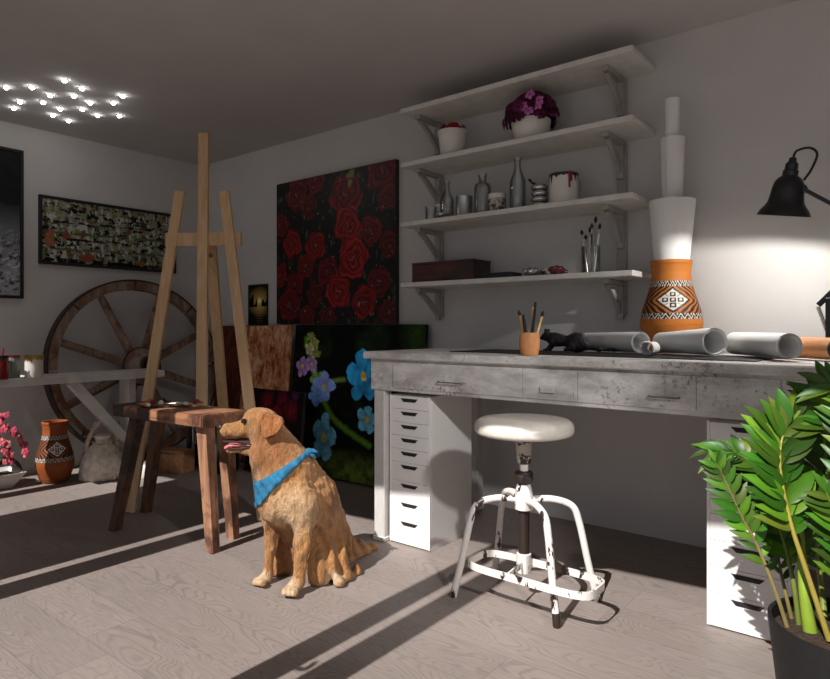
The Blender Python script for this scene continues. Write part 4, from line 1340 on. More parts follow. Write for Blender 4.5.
# crumpled tubes
def crumple(name, label, loc, L, mat, seed, rz):
    V, F = surface_nets(lambda X, Y, Z: ell_sd(X, Y, Z, (0, 0, 0.02), (L, 0.026, 0.02)) + 0.006 * np.sin(X * 190 + seed) * np.sin(Y * 170 + Z * 150 + seed * 2), (-L - .02, -.04, -.004), (L + .02, .04, .052), 0.0035)
    V[:, 2] -= V[:, 2].min()
    g_ = G().add([tuple(p) for p in V], F)
    t = thing(name, label, 'paint tube', loc, rz, 'crumpled paint tubes on the lowest shelf')
    link('body', g_, M[mat], t, 35)
    link('cap', G().cyl((L - 0.004, 0, 0.017), (L + 0.014, 0, 0.017), 0.009, n=12), M['black'], t, 40)
crumple('paint_tube', 'crumpled silver paint tube on the lowest shelf beside the black notebook', (-1.49, SY - 0.07, z), 0.048, 'tin', 1.0, 0.4)
crumple('paint_tube', 'crumpled white paint tube between the silver and red ones on the lowest shelf', (-1.432, SY - 0.0, z), 0.045, 'white_ceramic', 2.0, -0.5)
crumple('paint_tube', 'crumpled dark red paint tube nearest the brush glass on the lowest shelf', (-1.350, SY - 0.085, z), 0.040, 'maroon', 3.0, 0.9)
glass_vessel('drinking_glass', 'clear glass holding paintbrushes on the lowest shelf', 'glass', (-1.215, SY, z), [(0.040, 0), (0.043, 0.004), (0.045, 0.135)])
blab = ['dark tipped', 'white handled', 'thin black', 'tall black tipped', 'short pale', 'grey handled']
for k, (dx, dy, L, mm) in enumerate([(-0.030, -0.012, 0.21, 'chrome'), (-0.010, 0.016, 0.225, 'white'), (0.012, -0.020, 0.235, 'black'), (0.012, 0.016, 0.275, 'tin'), (0.034, 0.0, 0.235, 'white'), (-0.028, 0.020, 0.19, 'pencil')]):
    t = thing('paintbrush', blab[k] + ' paintbrush in the clear glass on the lowest shelf', 'paintbrush', (-1.215, SY, z + 0.007), 0, 'paintbrushes in the shelf glass')
    d = Vector((dx * 0.9, dy * 0.9, L))
    p0 = Vector((dx * 0.45, dy * 0.45, 0.0))
    link('handle', G().tube([p0, p0 + d * 0.45, p0 + d * 0.78], [0.003, 0.0056, 0.0042], 8), M[mm], t, 60)
    link('ferrule', G().tube([p0 + d * 0.78, p0 + d * 0.88], 0.005, 8), M['tin'], t, 60)
    link('bristles', G().tube([p0 + d * 0.88, p0 + d * 0.94, p0 + d], [0.0055, 0.009, 0.002], 8), M['bristle'], t, 60)

# ------------------------------------------------------------------ desk
DT = 0.885
t = thing('desk', 'long worn white painted desk along the back wall', 'desk', (-0.85, 2.6, 0.0))
def dk(p): return (p[0] + 0.85, p[1] - 2.6, p[2])
def dbox(lo, hi, bev=0.003): return G().box(dk(lo), dk(hi), bev)
XE = 0.34
link('desktop', dbox((-2.04, 2.172, DT - 0.034), (XE + 0.04, 3.0, DT), 0.005), M['desk'], t)
apron = dbox((-2.012, 2.20, 0.706), (XE, 2.222, DT - 0.0345), 0.002)
apron.box(dk((-2.012, 2.2225, 0.706)), dk((-1.99, 2.97, DT - 0.0345)), 0.002)
apron.box(dk((XE - 0.022, 2.2225, 0.706)), dk((XE, 2.97, DT - 0.0345)), 0.002)
apron.box(dk((-1.99, 2.95, 0.72)), dk((XE - 0.022, 2.97, DT - 0.0345)), 0.002)
link('apron', apron, M['desk'], t)
for k, (x0, x1, hx, hw) in enumerate([(-1.872, -1.206, -1.545, 0.065), (-1.2045, -0.9775, -1.097, 0.03), (-0.976, -0.5635, -0.665, 0.05), (-0.562, -0.320, None, 0), (-0.316, 0.30, 0.0, 0.06)]):
    dr = link('drawer', dbox((x0, 2.1955, 0.722), (x1, 2.1995, DT - 0.0455), 0.0012), M['desk'], t)
    if hx is not None:
        if k == 1:
            hgm = G().box(dk((hx - hw, 2.1865, 0.748)), dk((hx + hw, 2.1950, 0.772)), 0.003)
            link('handle', hgm, M['desk'], dr)
        else:
            hgm = G().tube(spline([dk((hx - hw, 2.195, 0.764)), dk((hx - hw + 0.006, 2.180, 0.763)), dk((hx, 2.178, 0.763)), dk((hx + hw - 0.006, 2.180, 0.763)), dk((hx + hw, 2.195, 0.764))], 5), 0.0032, 8)
            link('handle', hgm, M['old_iron'], dr, 60)
for (x, y) in ((-1.965, 2.235), (XE - 0.04, 2.235), (-1.895, 2.92), (XE - 0.04, 2.93)):
    lg = dbox((x - 0.032, y - 0.03, 0.0), (x + 0.032, y + 0.03, 0.7055), 0.004)
    if y < 2.5 or x < -1.6:
        lg.box(dk((x - 0.038, y - 0.036, 0.0)), dk((x + 0.038, y + 0.036, 0.022)), 0.004)
    link('leg', lg, M['desk_leg'], t)

# ------------------------------------------------------------------ drawer units
def drawer_unit(label, x0, x1, y0, y1):
    xm, ym = (x0 + x1) / 2, (y0 + y1) / 2
    t = thing('drawer_unit', label, 'drawer unit', (xm, ym, 0.0), 0, 'white drawer units under the desk')
    W, D = (x1 - x0) / 2, (y1 - y0) / 2
    top = 0.688
    body = G()
    body.box((-W, -D + 0.014, 0.03), (W, D, top), 0.0015)
    body.box((-W, -D, 0.004), (-W + 0.010, -D + 0.0135, top), 0.001).box((W - 0.010, -D, 0.004), (W, -D + 0.0135, top), 0.001)
    body.box((-W, -D + 0.014, 0.0), (W, D, 0.0295), 0.001)
    link('body', body, M['white'], t)
    z = top - 0.004
    hs = [0.0612] * 5 + [0.0868] * 4
    for i, h in enumerate(hs):
        if i == 8:
            h = z - 0.004
        dr = link('drawer', G().box((-W + 0.0105, -D, z - h + 0.0015), (W - 0.0105, -D + 0.013, z), 0.0008), M['white'], t)
        zc = z - 0.0185
        sl_ = G().prism([(-0.050, zc + 0.007), (0.050, zc + 0.007), (0.034, zc - 0.009), (-0.034, zc - 0.009)], 1, -D - 0.0012, -D - 0.0001)
        link('handle', sl_, M['hole_shade'], dr)  # dark plate in place of a cut-out, its inner shade given as colour
        z -= h
    return t
drawer_unit('white nine drawer unit under the desk by its left leg, beside the dog', -1.923, -1.688, 2.232, 2.57)
drawer_unit('white nine drawer unit under the desk behind the leafy green plant', -0.547, -0.300, 2.262, 2.66)

# ------------------------------------------------------------------ things on the desk
ZD = DT + 0.0006
mat_ = link('cutting_mat', G().box((-0.78, -0.16, 0), (0.50, 0.20, 0.0035), 0.001), M['black_matte'], None, None, (-0.90, 2.50, ZD))
mat_.rotation_euler = (0, 0, math.radians(-3))
tag(mat_, 'flat black cutting mat lying on the desk under the paper rolls', 'mat')
ZM = ZD + 0.0042
t = thing('cup', 'orange clay cup holding pencils and brushes on the desk front edge', 'cup', (-1.222, 2.285, ZD))
t.scale = (0.90, 0.90, 0.94)
cup_in = [(0.036, 0.0), (0.038, 0.003), (0.045, 0.03), (0.047, 0.055), (0.045, 0.085), (0.042, 0.098), (0.039, 0.098), (0.042, 0.08), (0.043, 0.055), (0.040, 0.02), (0.002, 0.008)]
link('body', G().lathe(cup_in, 32), M['cup'], t, 50)
pens = [(-0.034, 0.004, 0.175, 'pencil', 'bristle', 'paintbrush', 'pale paintbrush with dark bristles leaning left in the orange cup'),
        (-0.012, -0.012, 0.155, 'black', None, 'pen', 'short black pen in the orange cup'),
        (0.004, 0.012, 0.185, 'pencil', 'pencil', 'pencil', 'upright pale pencil in the middle of the orange cup'),
        (0.022, -0.008, 0.205, 'black', None, 'pen', 'tall black pen leaning right in the orange cup'),
        (0.036, 0.008, 0.170, 'pencil', 'bristle', 'paintbrush', 'pale paintbrush with dark bristles leaning right in the orange cup'),
        (-0.004, -0.022, 0.140, 'black', None, 'pen', 'stubby black pen at the front of the orange cup')]
for (dx, dy, L, m1, m2, nm, lb) in pens:
    t = thing(nm, lb, nm, (-1.222, 2.285, ZD + 0.010), 0, 'pencils and brushes in the orange cup')
    d = Vector((dx * 1.3, dy * 1.3, L)); p0 = Vector((dx * 0.25, dy * 0.25, 0.0))
    link('handle', G().tube([p0, p0 + d * 0.86], 0.0052 if m1 == 'pencil' else 0.006, 8), M[m1], t, 60)
    if m2:
        link('tip', G().tube([p0 + d * 0.86, p0 + d * 0.92, p0 + d], [0.0052, 0.0078, 0.002], 8), M[m2], t, 60)
    else:
        link('tip', G().tube([p0 + d * 0.86, p0 + d], [0.006, 0.0045], 8), M['black_matte'], t, 60)

# black rat figurine
def rat_sd(X, Y, Z):
    d = ell_sd(X, Y, Z, (0.055, 0, 0.036), (0.056, 0.036, 0.040))          # haunches
    d = smin(d, ell_sd(X, Y, Z, (-0.035, 0, 0.044), (0.050, 0.028, 0.026)), 0.018)
    d = smin(d, cone_sd(X, Y, Z, (-0.06, 0, 0.05), (-0.098, 0, 0.060), 0.024, 0.018), 0.02)
    d = smin(d, cone_sd(X, Y, Z, (-0.098, 0, 0.060), (-0.128, 0, 0.052), 0.016, 0.006), 0.012)
    for s in (-1, 1):
        d = smin(d, ell_sd(X, Y, Z, (-0.095, s * 0.017, 0.081), (0.010, 0.006, 0.011)), 0.006)
        d = smin(d, cone_sd(X, Y, Z, (-0.06, s * 0.018, 0.035), (-0.085, s * 0.022, 0.006), 0.012, 0.006), 0.012)
        d = smin(d, cone_sd(X, Y, Z, (-0.085, s * 0.022, 0.006), (-0.103, s * 0.024, 0.006), 0.006, 0.005), 0.006)
        d = smin(d, cone_sd(X, Y, Z, (0.04, s * 0.03, 0.02), (0.01, s * 0.036, 0.007), 0.016, 0.007), 0.015)
    d = smin(d, cone_sd(X, Y, Z, (0.105, 0, 0.022), (0.16, 0.0, 0.011), 0.014, 0.009), 0.02)
    d = smin(d, cone_sd(X, Y, Z, (0.16, 0, 0.011), (0.225, 0.02, 0.008), 0.009, 0.007), 0.01)
    d = smin(d, cone_sd(X, Y, Z, (0.225, 0.02, 0.008), (0.262, -0.01, 0.006), 0.007, 0.004), 0.006)
    return d + 0.0012 * np.sin(X * 260 + Z * 120) * np.sin(Y * 240)
V, F = surface_nets(rat_sd, (-0.14, -0.055, -0.006), (0.275, 0.055, 0.104), 0.0045)
V[:, 2] -= V[:, 2].min()
o = link('figurine', G().add([tuple(p) for p in V], F), M['black_matte'], None, 180, (-1.188, 2.55, ZM))
o.rotation_euler = (0, 0, math.radians(6)); o.scale = (0.90, 0.95, 1.08)
tag(o, 'black rat shaped figurine lying next to the orange cup on the desk', 'figurine')

def paper_roll(label, near, far, r0, r1, turns=2.3, mat='paper', name='paper_roll', group='paper rolls on the desk', gap=0.0048, start=0.0):
    """a rolled sheet: spiral cross-section from near end to far end"""
    a, b = Vector(near), Vector(far)
    d = (b - a).normalized()
    u = d.cross(Vector((0, 0, 1))).normalized(); w = u.cross(d)
    n = int(turns * 32)
    th = 0.0013
    vs = []
    for (c, R) in ((a, r0), (b, r1)):
        for side in (0, 1):
            for k in range(n + 1):
                an = start + 2 * PI * turns * k / n
                rr_ = R - gap * (an - start) / (2 * PI) - side * th
                vs.append(c + (u * math.cos(an) + w * math.sin(an)) * rr_ - a)
    N = n + 1
    fs = []
    for k in range(n):
        fs.append((k, k + 1, 2 * N + k + 1, 2 * N + k))
        fs.append((N + k + 1, N + k, 3 * N + k, 3 * N + k + 1))
        fs.append((k, N + k, N + k + 1, k + 1))
        fs.append((2 * N + k, 2 * N + k + 1, 3 * N + k + 1, 3 * N + k))
    fs += [(0, 2 * N, 3 * N, N), (n, N + n, 3 * N + n, 2 * N + n)]
    o = link(name, G().add(vs, fs), M[mat], None, 40, near)
    return tag(o, label, 'paper roll', group)
zr = ZM + 0.0012
paper_roll('white paper roll left of the vase on the desk, behind a thinner roll', (-0.868, 2.560, zr + 0.046), (-1.20, 2.80, zr + 0.042), 0.046, 0.042, 2.2, start=-1.2)
paper_roll('thin white paper roll in front of the wider rolls on the desk', (-0.795, 2.415, zr + 0.028), (-0.806, 2.525, zr + 0.028), 0.028, 0.028, 1.9, start=2.0)
paper_roll('widest white paper roll, in front of the orange vase on the desk', (-0.574, 2.490, zr + 0.0545), (-0.835, 2.715, zr + 0.044), 0.0545, 0.044, 2.5, start=-0.8)
paper_roll('white paper roll right of the vase, in front of the kraft tube', (-0.326, 2.405, ZM + 0.0462), (-0.545, 2.672, ZM + 0.0462), 0.046, 0.0455, 2.4, start=-1.0)
t = thing('cardboard_tube', 'brown kraft cardboard tube with a black end cap on the desk', 'tube', (-0.20, 2.475, ZM + 0.038), 0, None)
aa = Vector((0, 0, 0)); bb = Vector((-0.30, 0.27, 0))
link('body', G().cyl(aa, bb, 0.037, n=32), M['kraft'], t, 40)
link('cap', G().tube([aa + (aa - bb).normalized() * 0.010, aa + (aa - bb).normalized() * 0.0006], [0.0375, 0.0378], 32), M['black_matte'], t, 40)
o = link('pencil', G().cyl((-0.03, 0, 0.004), (0.035, 0.0, 0.004), 0.004, n=8), M['black_matte'], None, 60, (-0.45, 2.60, ZM + 0.094))
bpy.data.objects.remove(o)

# paper rolls standing in the vase
def stand_roll(label, x, y, z0, z1, r0, r1, st):
    return paper_roll(label, (x, y, z0), (x + 0.003, y, z1), r0, r1, 1.9, group='paper rolls in the vase', start=st)
stand_roll('wide cone shaped white paper roll standing in the orange vase', -0.850, 2.905, 1.10, 1.56, 0.060, 0.101, 2.2)
stand_roll('middle white paper roll rising out of the cone shaped roll in the vase', -0.846, 2.905, 1.13, 1.838, 0.032, 0.053, 0.4)
stand_roll('thinnest white paper roll, the topmost one rising out of the vase', -0.850, 2.905, 1.17, 2.012, 0.022, 0.034, 2.9)

# ------------------------------------------------------------------ desk lamp
t = thing('desk_lamp', 'black articulated desk lamp with a bell shade reaching over the desk', 'lamp', (-0.05, 2.60, ZD))
def lp(p): return Vector((p[0] + 0.05, p[1] - 2.60, p[2] - ZD))
rim_c = Vector((-0.371, 2.60, 1.400))
ax = Vector((0.17, -0.135, 1.0)).normalized()
sh = G()
sp = [(0.085, 0.0), (0.0845, 0.004), (0.077, 0.020), (0.066, 0.034), (0.058, 0.048), (0.054, 0.072), (0.051, 0.098), (0.046, 0.118), (0.037, 0.132), (0.027, 0.139), (0.024, 0.143)]
ins = [(r - 0.003, z_) for r, z_ in sp[:-2]][::-1]
q = ax.to_track_quat('Z', 'Y').to_matrix()
def orient(g_, c):
    g_.v = [tuple(lp(c + q @ Vector(v))) for v in g_.v]
    return g_
link('lamp_shade', orient(G().lathe(sp + [(0.001, 0.144)], 40, cap0=False, cap1=False), rim_c), M['black'], t, 40)
link('reflector', orient(G().lathe([(0.0846, 0.0005)] + [(r - 0.0025, z_) for r, z_ in sp[1:9]] + [(0.001, 0.131)], 40, cap0=False, cap1=False), rim_c), M['lamp_inner'], t, 40)
link('socket', orient(G().lathe([(0.025, 0.1425), (0.025, 0.158), (0.021, 0.162), (0.020, 0.183), (0.013, 0.189), (0.011, 0.202), (0.006, 0.205)], 24), rim_c), M['black'], t, 40)
top = rim_c + ax * 0.203
cable = spline([top, top + Vector((0.012, 0.0, 0.022)), top + Vector((0.05, 0.0, 0.026)), top + Vector((0.072, 0, 0.0)), top + Vector((0.055, 0, -0.05)), top + Vector((0.032, 0, -0.085))], 7)
link('cable', G().tube([lp(p) for p in cable], 0.0042, 8), M['rubber'], t, 60)
jt = rim_c + ax * 0.088 + Vector((0.060, 0.0, 0.0))
link('joint', G().cyl(lp(jt + Vector((-0.012, -0.018, 0))), lp(jt + Vector((-0.012, 0.018, 0))), 0.014, n=16).cyl(lp(rim_c + ax * 0.090 + Vector((0.046, 0, 0))), lp(jt + Vector((-0.01, 0, 0))), 0.008, n=12), M['black'], t, 40)
elbow = Vector((0.12, 2.62, 1.165))
base_top = Vector((-0.06, 2.60, 0.985))
link('arm', G().beam(lp(jt + Vector((-0.012, 0.010, 0))), lp(elbow + Vector((0, 0.010, 0))), 0.006, 0.012, (0, 0, 1)).beam(lp(jt + Vector((-0.012, -0.010, 0))), lp(elbow + Vector((0, -0.010, 0))), 0.006, 0.012, (0, 0, 1)), M['black'], t)
link('arm', G().beam(lp(elbow + Vector((0, 0.016, 0))), lp(base_top + Vector((0, 0.016, 0))), 0.006, 0.012, (0, 0, 1)).beam(lp(elbow + Vector((0, -0.016, 0))), lp(base_top + Vector((0, -0.016, 0))), 0.006, 0.012, (0, 0, 1)), M['black'], t)
link('elbow', G().cyl(lp(elbow + Vector((0, -0.024, 0))), lp(elbow + Vector((0, 0.024, 0))), 0.016, n=16), M['black'], t, 40)
# spring bracket and stepped base
link('bracket', G().beam(lp((-0.215, 2.575, 1.135)), lp((-0.05, 2.60, 1.06)), 0.008, 0.014).beam(lp((-0.262, 2.575, 1.075)), lp((-0.19, 2.575, 1.155)), 0.008, 0.018).box(lp((-0.240, 2.555, 0.964)), lp((-0.214, 2.600, 1.10)), 0.002).box(lp((-0.198, 2.56, 0.966)), lp((-0.188, 2.59, 1.12)), 0.002).box(lp((-0.232, 2.555, 0.955)), lp((-0.03, 2.640, 0.968)), 0.002), M['black'], t)
spg = G()
for (x0, z0, x1, z1) in ((-0.262, 1.07, -0.236, 0.985), (-0.20, 1.10, -0.185, 0.97)):
    pts = []
    for i in range(140):
        k = i / 139; a = k * 2 * PI * 22
        pts.append(lp((x0 + (x1 - x0) * k + 0.0065 * math.cos(a), 2.565 + 0.0065 * math.sin(a), z0 + (z1 - z0) * k)))
    spg.tube(pts, 0.0014, 5)
link('spring', spg, M['chrome'], t, 180)
link('base', G().lathe([(0.085, 0.0), (0.088, 0.004), (0.088, 0.022), (0.07, 0.026), (0.068, 0.042), (0.03, 0.046), (0.018, 0.06), (0.015, 0.075)], 40, (0.10, 0.08, 0.0)), M['black'], t, 40)
link('post', G().cyl((0.10, 0.08, 0.07), lp((-0.05, 2.62, 0.962)), 0.010, n=14), M['black'], t, 40)
bulb_c = rim_c + ax * 0.027
link('bulb', G().ball(tuple(lp(rim_c + ax * 0.062)), (0.020, 0.020, 0.022)), m_emit('lamp_bulb', (1, 0.95, 0.88, 1), 8.0), t, 180)
ld = bpy.data.lights.new('lamp_light', 'POINT')
lo_ = bpy.data.objects.new('lamp_light', ld)
COL.objects.link(lo_)
lo_.parent = t
lo_.location = lp(bulb_c)
ld.energy = 14.5
ld.shadow_soft_size = 0.008
ld.color = (1.0, 0.97, 0.93)

# ------------------------------------------------------------------ chipped metal work stool
t = thing('work_stool', 'round white metal work stool with chipped paint in front of the desk', 'stool', (-1.13, 2.07, 0.0))
link('seat', G().lathe([(0.06, 0.603), (0.160, 0.605), (0.175, 0.610), (0.181, 0.620), (0.181, 0.636), (0.176, 0.650), (0.163, 0.660), (0.11, 0.666), (0.001, 0.668)], 56), M['stool_seat'], t, 60)
link('spindle', G().cyl((0, 0, 0.34), (0, 0, 0.601), 0.016, n=18), M['stool_leg'], t, 40)
link('mount', G().lathe([(0.055, 0.602), (0.055, 0.592), (0.030, 0.575), (0.029, 0.53), (0.024, 0.50), (0.0165, 0.495)], 24), M['stool_mount'], t, 40)
kb = link('knob', G().lathe([(0.0165, 0.425), (0.030, 0.428), (0.034, 0.438), (0.034, 0.458), (0.030, 0.468), (0.0165, 0.471)], 20), M['stool_rust'], t, 40)
link('lock_screw', G().cyl((0.02, -0.022, 0.448), (0.045, -0.047, 0.448), 0.013, n=10), M['rubber'], t, 40)
link('column', G().cyl((0, 0, 0.125), (0, 0, 0.34), 0.020, n=20), M['stool_rust'], t, 40)
link('collar', G().lathe([(0.0215, 0.325), (0.033, 0.33), (0.035, 0.375), (0.030, 0.40), (0.024, 0.422), (0.0175, 0.423)], 24), M['stool_leg'], t, 40)
link('lower_collar', G().lathe([(0.0205, 0.095), (0.027, 0.098), (0.027, 0.165), (0.0205, 0.168)], 24), M['stool_leg'], t, 40)
feet = [(-1.335, 1.920), (-0.930, 1.938), (-0.905, 2.215), (-1.335, 2.215)]
FT = []
for (x, y) in feet:
    dx, dy = x + 1.125, y - 2.07
    L = math.hypot(dx, dy); ux, uy = dx / L, dy / L
    FT.append((ux, uy, L))
    P = spline([(ux * 0.026, uy * 0.026, 0.366), (ux * L * 0.40, uy * L * 0.40, 0.368), (ux * L * 0.66, uy * L * 0.66, 0.345), (ux * L * 0.76, uy * L * 0.76, 0.285), (ux * L * 0.88, uy * L * 0.88, 0.14), (ux * L, uy * L, 0.012)], 8)
    rr_ = [0.0128] * len(P)
    lg = link('leg', G().tube(P, rr_, 12), M['stool_leg'], t, 60)
    link('foot_cap', G().tube([P[-1] + Vector((0, 0, -0.0118)), P[-1] + Vector((0, 0, 0.0)), P[-3]], [0.0128, 0.0138, 0.0132], 12), M['stool_leg'] if len(FT) != 2 else M['stool_rust'], lg, 40)
# flat bar foot ring, rounded square, on cross bars
ring = []
zr_ = 0.132
for k in range(72):
    a = 2 * PI * k / 72
    ca, sa = math.cos(a), math.sin(a)
    e = 5.0
    r = (abs(ca / 0.242) ** e + abs(sa / 0.092) ** e) ** (-1 / e)
    ring.append((0.075 + r * ca, -0.068 + r * sa))
vs = []; fs = []
for (x, y) in ring:
    x -= 0.075; y += 0.068
    L = math.hypot(x, y)
    for (dr_, dz) in ((0.0, -0.013), (0.0, 0.013), (-0.007, 0.013), (-0.007, -0.013)):
        vs.append((0.075 + x * (1 + dr_ / L), -0.068 + y * (1 + dr_ / L), zr_ + dz))
for k in range(72):
    k2 = (k + 1) % 72
    for q_ in range(4):
        fs.append((k * 4 + q_, k * 4 + (q_ + 1) % 4, k2 * 4 + (q_ + 1) % 4, k2 * 4 + q_))
link('foot_ring', G().add(vs, fs), M['stool_leg'], t, 40)
cbg = G().beam((0.02, -0.155, zr_), (0.0, 0.016, zr_), 0.006, 0.022)
link('crossbar', cbg, M['stool_leg'], t)

# ------------------------------------------------------------------ leafy plant in a black pot
t = thing('potted_plant', 'leafy green plant with feathered fronds in a black pot by the right drawer unit', 'potted plant', (-0.122, 1.872, 0.0))
pz = 0.266
link('pot', G().lathe([(0.145, 0.0), (0.150, 0.004), (0.180, pz - 0.004), (0.180, pz), (0.170, pz), (0.168, pz - 0.04)], 56), M['pot_black'], t, 40)
link('soil', G().lathe([(0.169, pz - 0.035), (0.10, pz - 0.02), (0.001, pz - 0.018)], 36, cap0=False), M['soil'], t)
greens = [(52, 86, 18), (68, 102, 22), (42, 74, 16), (86, 116, 28), (58, 94, 20)]
def pt(p): return Vector((p[0] + 0.122, p[1] - 1.872, p[2]))
def frond(pts, r0, leaf, n, col_stem, seed, first=0.34, face=(0.2, -0.9, 0.4), droop=0.25, tones=greens, wide=0.34):
    rr = random.Random(seed)
    P = spline([pt(p) for p in pts], 12)
    N = len(P)
    g_ = G()
    cs_ = sl(*col_stem)
    g_.tube(P, [r0 * (1 - 0.82 * i / (N - 1)) for i in range(N)], 10, True, cs_)
    def at(q):
        f = q * (N - 1); i = min(int(f), N - 2); k = f - i
        return P[i].lerp(P[i + 1], k), (P[i + 1] - P[i]).normalized()
    F0 = Vector(face).normalized()
    for k in range(n):
        q = first + (1 - first) * k / (n - 1)
        c, tg = at(min(q, 0.999))
        side = tg.cross(F0).normalized()
        sg_ = -1 if k % 2 else 1
        Ls = leaf * (0.62 + 0.5 * math.sin(PI * min(1, 0.15 + 0.8 * (q - first) / (1 - first)))) * rr.uniform(0.88, 1.1)
        if k == n - 1:
            d = tg.copy()
        else:
            d = (tg * (0.85 + 0.3 * (q - first)) + side * sg_ * 0.85 + F0 * rr.uniform(0.05, 0.40)).normalized()
        nrm = (F0 + Vector((rr.uniform(-.3, .3), rr.uniform(-.3, .3), rr.uniform(-.1, .35)))).normalized()
        w = d.cross(nrm).normalized(); nrm = w.cross(d)
        colr = tuple(x * rr.uniform(0.85, 1.15) for x in rr.choice(tones))
        cc = sl(*[min(255, x) for x in colr]); cm = sl(*[min(255, x * 1.12) for x in colr])
        vs = []; cs = []
        M_ = 7
        for i in range(M_ + 1):
            s = i / M_
            wd = wide * Ls * (math.sin(PI * s ** 0.82) ** 0.85) * 0.5 if 0 < s < 1 else 0.0008
            cen = c + d * (Ls * s) + nrm * (-droop * Ls * s * s * 0.7) + Vector((0, 0, -droop * Ls * s * s * 0.5))
            for sgn in (-1, 0, 1):
                vs.append(cen + w * wd * sgn + nrm * (abs(sgn) * wd * 0.30))
                cs.append(cm if sgn == 0 else cc)
        m_ = len(vs)
        vs += [v - nrm * 0.0011 for v in vs]; cs += cs
        f_ = []
        for i in range(M_):
            b = i * 3
            f_ += [(b, b + 1, b + 4, b + 3), (b + 1, b + 2, b + 5, b + 4)]
        f_ += [tuple(m_ + j for j in reversed(ff)) for ff in f_]
        for i in range(M_):
            b = i * 3
            f_ += [(b, b + 3, m_ + b + 3, m_ + b), (b + 2, m_ + b + 2, m_ + b + 5, b + 5)]
        g_.add(vs, f_, cs)
    return link('frond', g_, M['leafcol'], t, 50)
def W(px, py, d):
    u = (px - 415) / 630 * d
    return (u * 0.78330 - d * 0.62165, u * 0.62165 + d * 0.78330, 1 - (py - 327) * d / 630)
FR = FRONDS = [
    # world control points, stem radius, leaf length, leaves, stem colour, seed, first leaf, face, droop, wide
    ([W(800, 634, 1.60), W(793, 580, 1.62), W(780, 530, 1.66), W(764, 485, 1.70), W(742, 456, 1.73), W(712, 452, 1.74)], 0.0070, 0.090, 46, (112, 124, 54), 1, 0.26, (0.25, -0.70, 0.65), 0.45, 0.32),
    ([W(788, 630, 1.60), W(775, 590, 1.62), W(757, 545, 1.66), W(741, 515, 1.68), W(726, 482, 1.70), W(716, 462, 1.71)], 0.0060, 0.066, 24, (132, 118, 72), 2, 0.28, (0.2, -0.9, 0.3), 0.2, 0.34),
    ([W(829, 640, 1.50), W(806, 570, 1.50), W(790, 520, 1.51), W(780, 465, 1.53), W(785, 430, 1.55), W(803, 412, 1.56)], 0.0070, 0.118, 36, (176, 158, 74), 3, 0.34, (0.65, -0.62, 0.3), 0.35, 0.32),
    ([W(812, 642, 1.56), W(807, 612, 1.57), W(803, 580, 1.59), W(800, 530, 1.64), W(795, 470, 1.70), W(782, 412, 1.74)], 0.0175, 0.070, 22, (138, 164, 52), 4, 0.45, (0.95, -0.20, 0.2), 0.1, 0.22),
    ([W(838, 640, 1.58), W(836, 580, 1.60), W(830, 500, 1.62), W(824, 440, 1.63), W(819, 405, 1.64), W(815, 392, 1.65)], 0.0075, 0.095, 32, (120, 140, 54), 5, 0.28, (0.4, -0.80, 0.35), 0.3, 0.30),
    ([W(850, 640, 1.55), W(860, 560, 1.52), W(862, 480, 1.50), W(858, 430, 1.50), W(846, 395, 1.52), W(828, 384, 1.54)], 0.008, 0.105, 32, (140, 140, 64), 6, 0.25, (0.0, -0.9, 0.4), 0.3, 0.30),
    ([W(845, 645, 1.58), W(862, 590, 1.58), W(875, 520, 1.56), W(880, 460, 1.54), W(900, 410, 1.52)], 0.008, 0.10, 26, (140, 140, 64), 7, 0.3, (-0.1, -0.9, 0.4), 0.3, 0.30),
    ([W(825, 634, 1.62), W(822, 590, 1.66), W(816, 545, 1.68), W(818, 490, 1.69), W(826, 440, 1.70)], 0.009, 0.085, 26, (130, 140, 56), 8, 0.35, (0.4, -0.85, 0.3), 0.25, 0.28),
    ([W(835, 645, 1.50), W(840, 605, 1.48), W(842, 560, 1.46), W(838, 520, 1.45), W(826, 492, 1.45)], 0.006, 0.080, 20, (120, 140, 54), 9, 0.35, (0.2, -0.85, 0.45), 0.3, 0.30),
    ([W(795, 632, 1.64), W(786, 595, 1.66), W(778, 555, 1.70), W(776, 510, 1.74), W(770, 470, 1.78)], 0.006, 0.070, 20, (124, 112, 66), 10, 0.35, (0.6, -0.7, 0.3), 0.2, 0.28),
]
for fr in FRONDS:
    frond(fr[0], fr[1], fr[2], fr[3], fr[4], fr[5], fr[6], fr[7], fr[8], greens, fr[9])

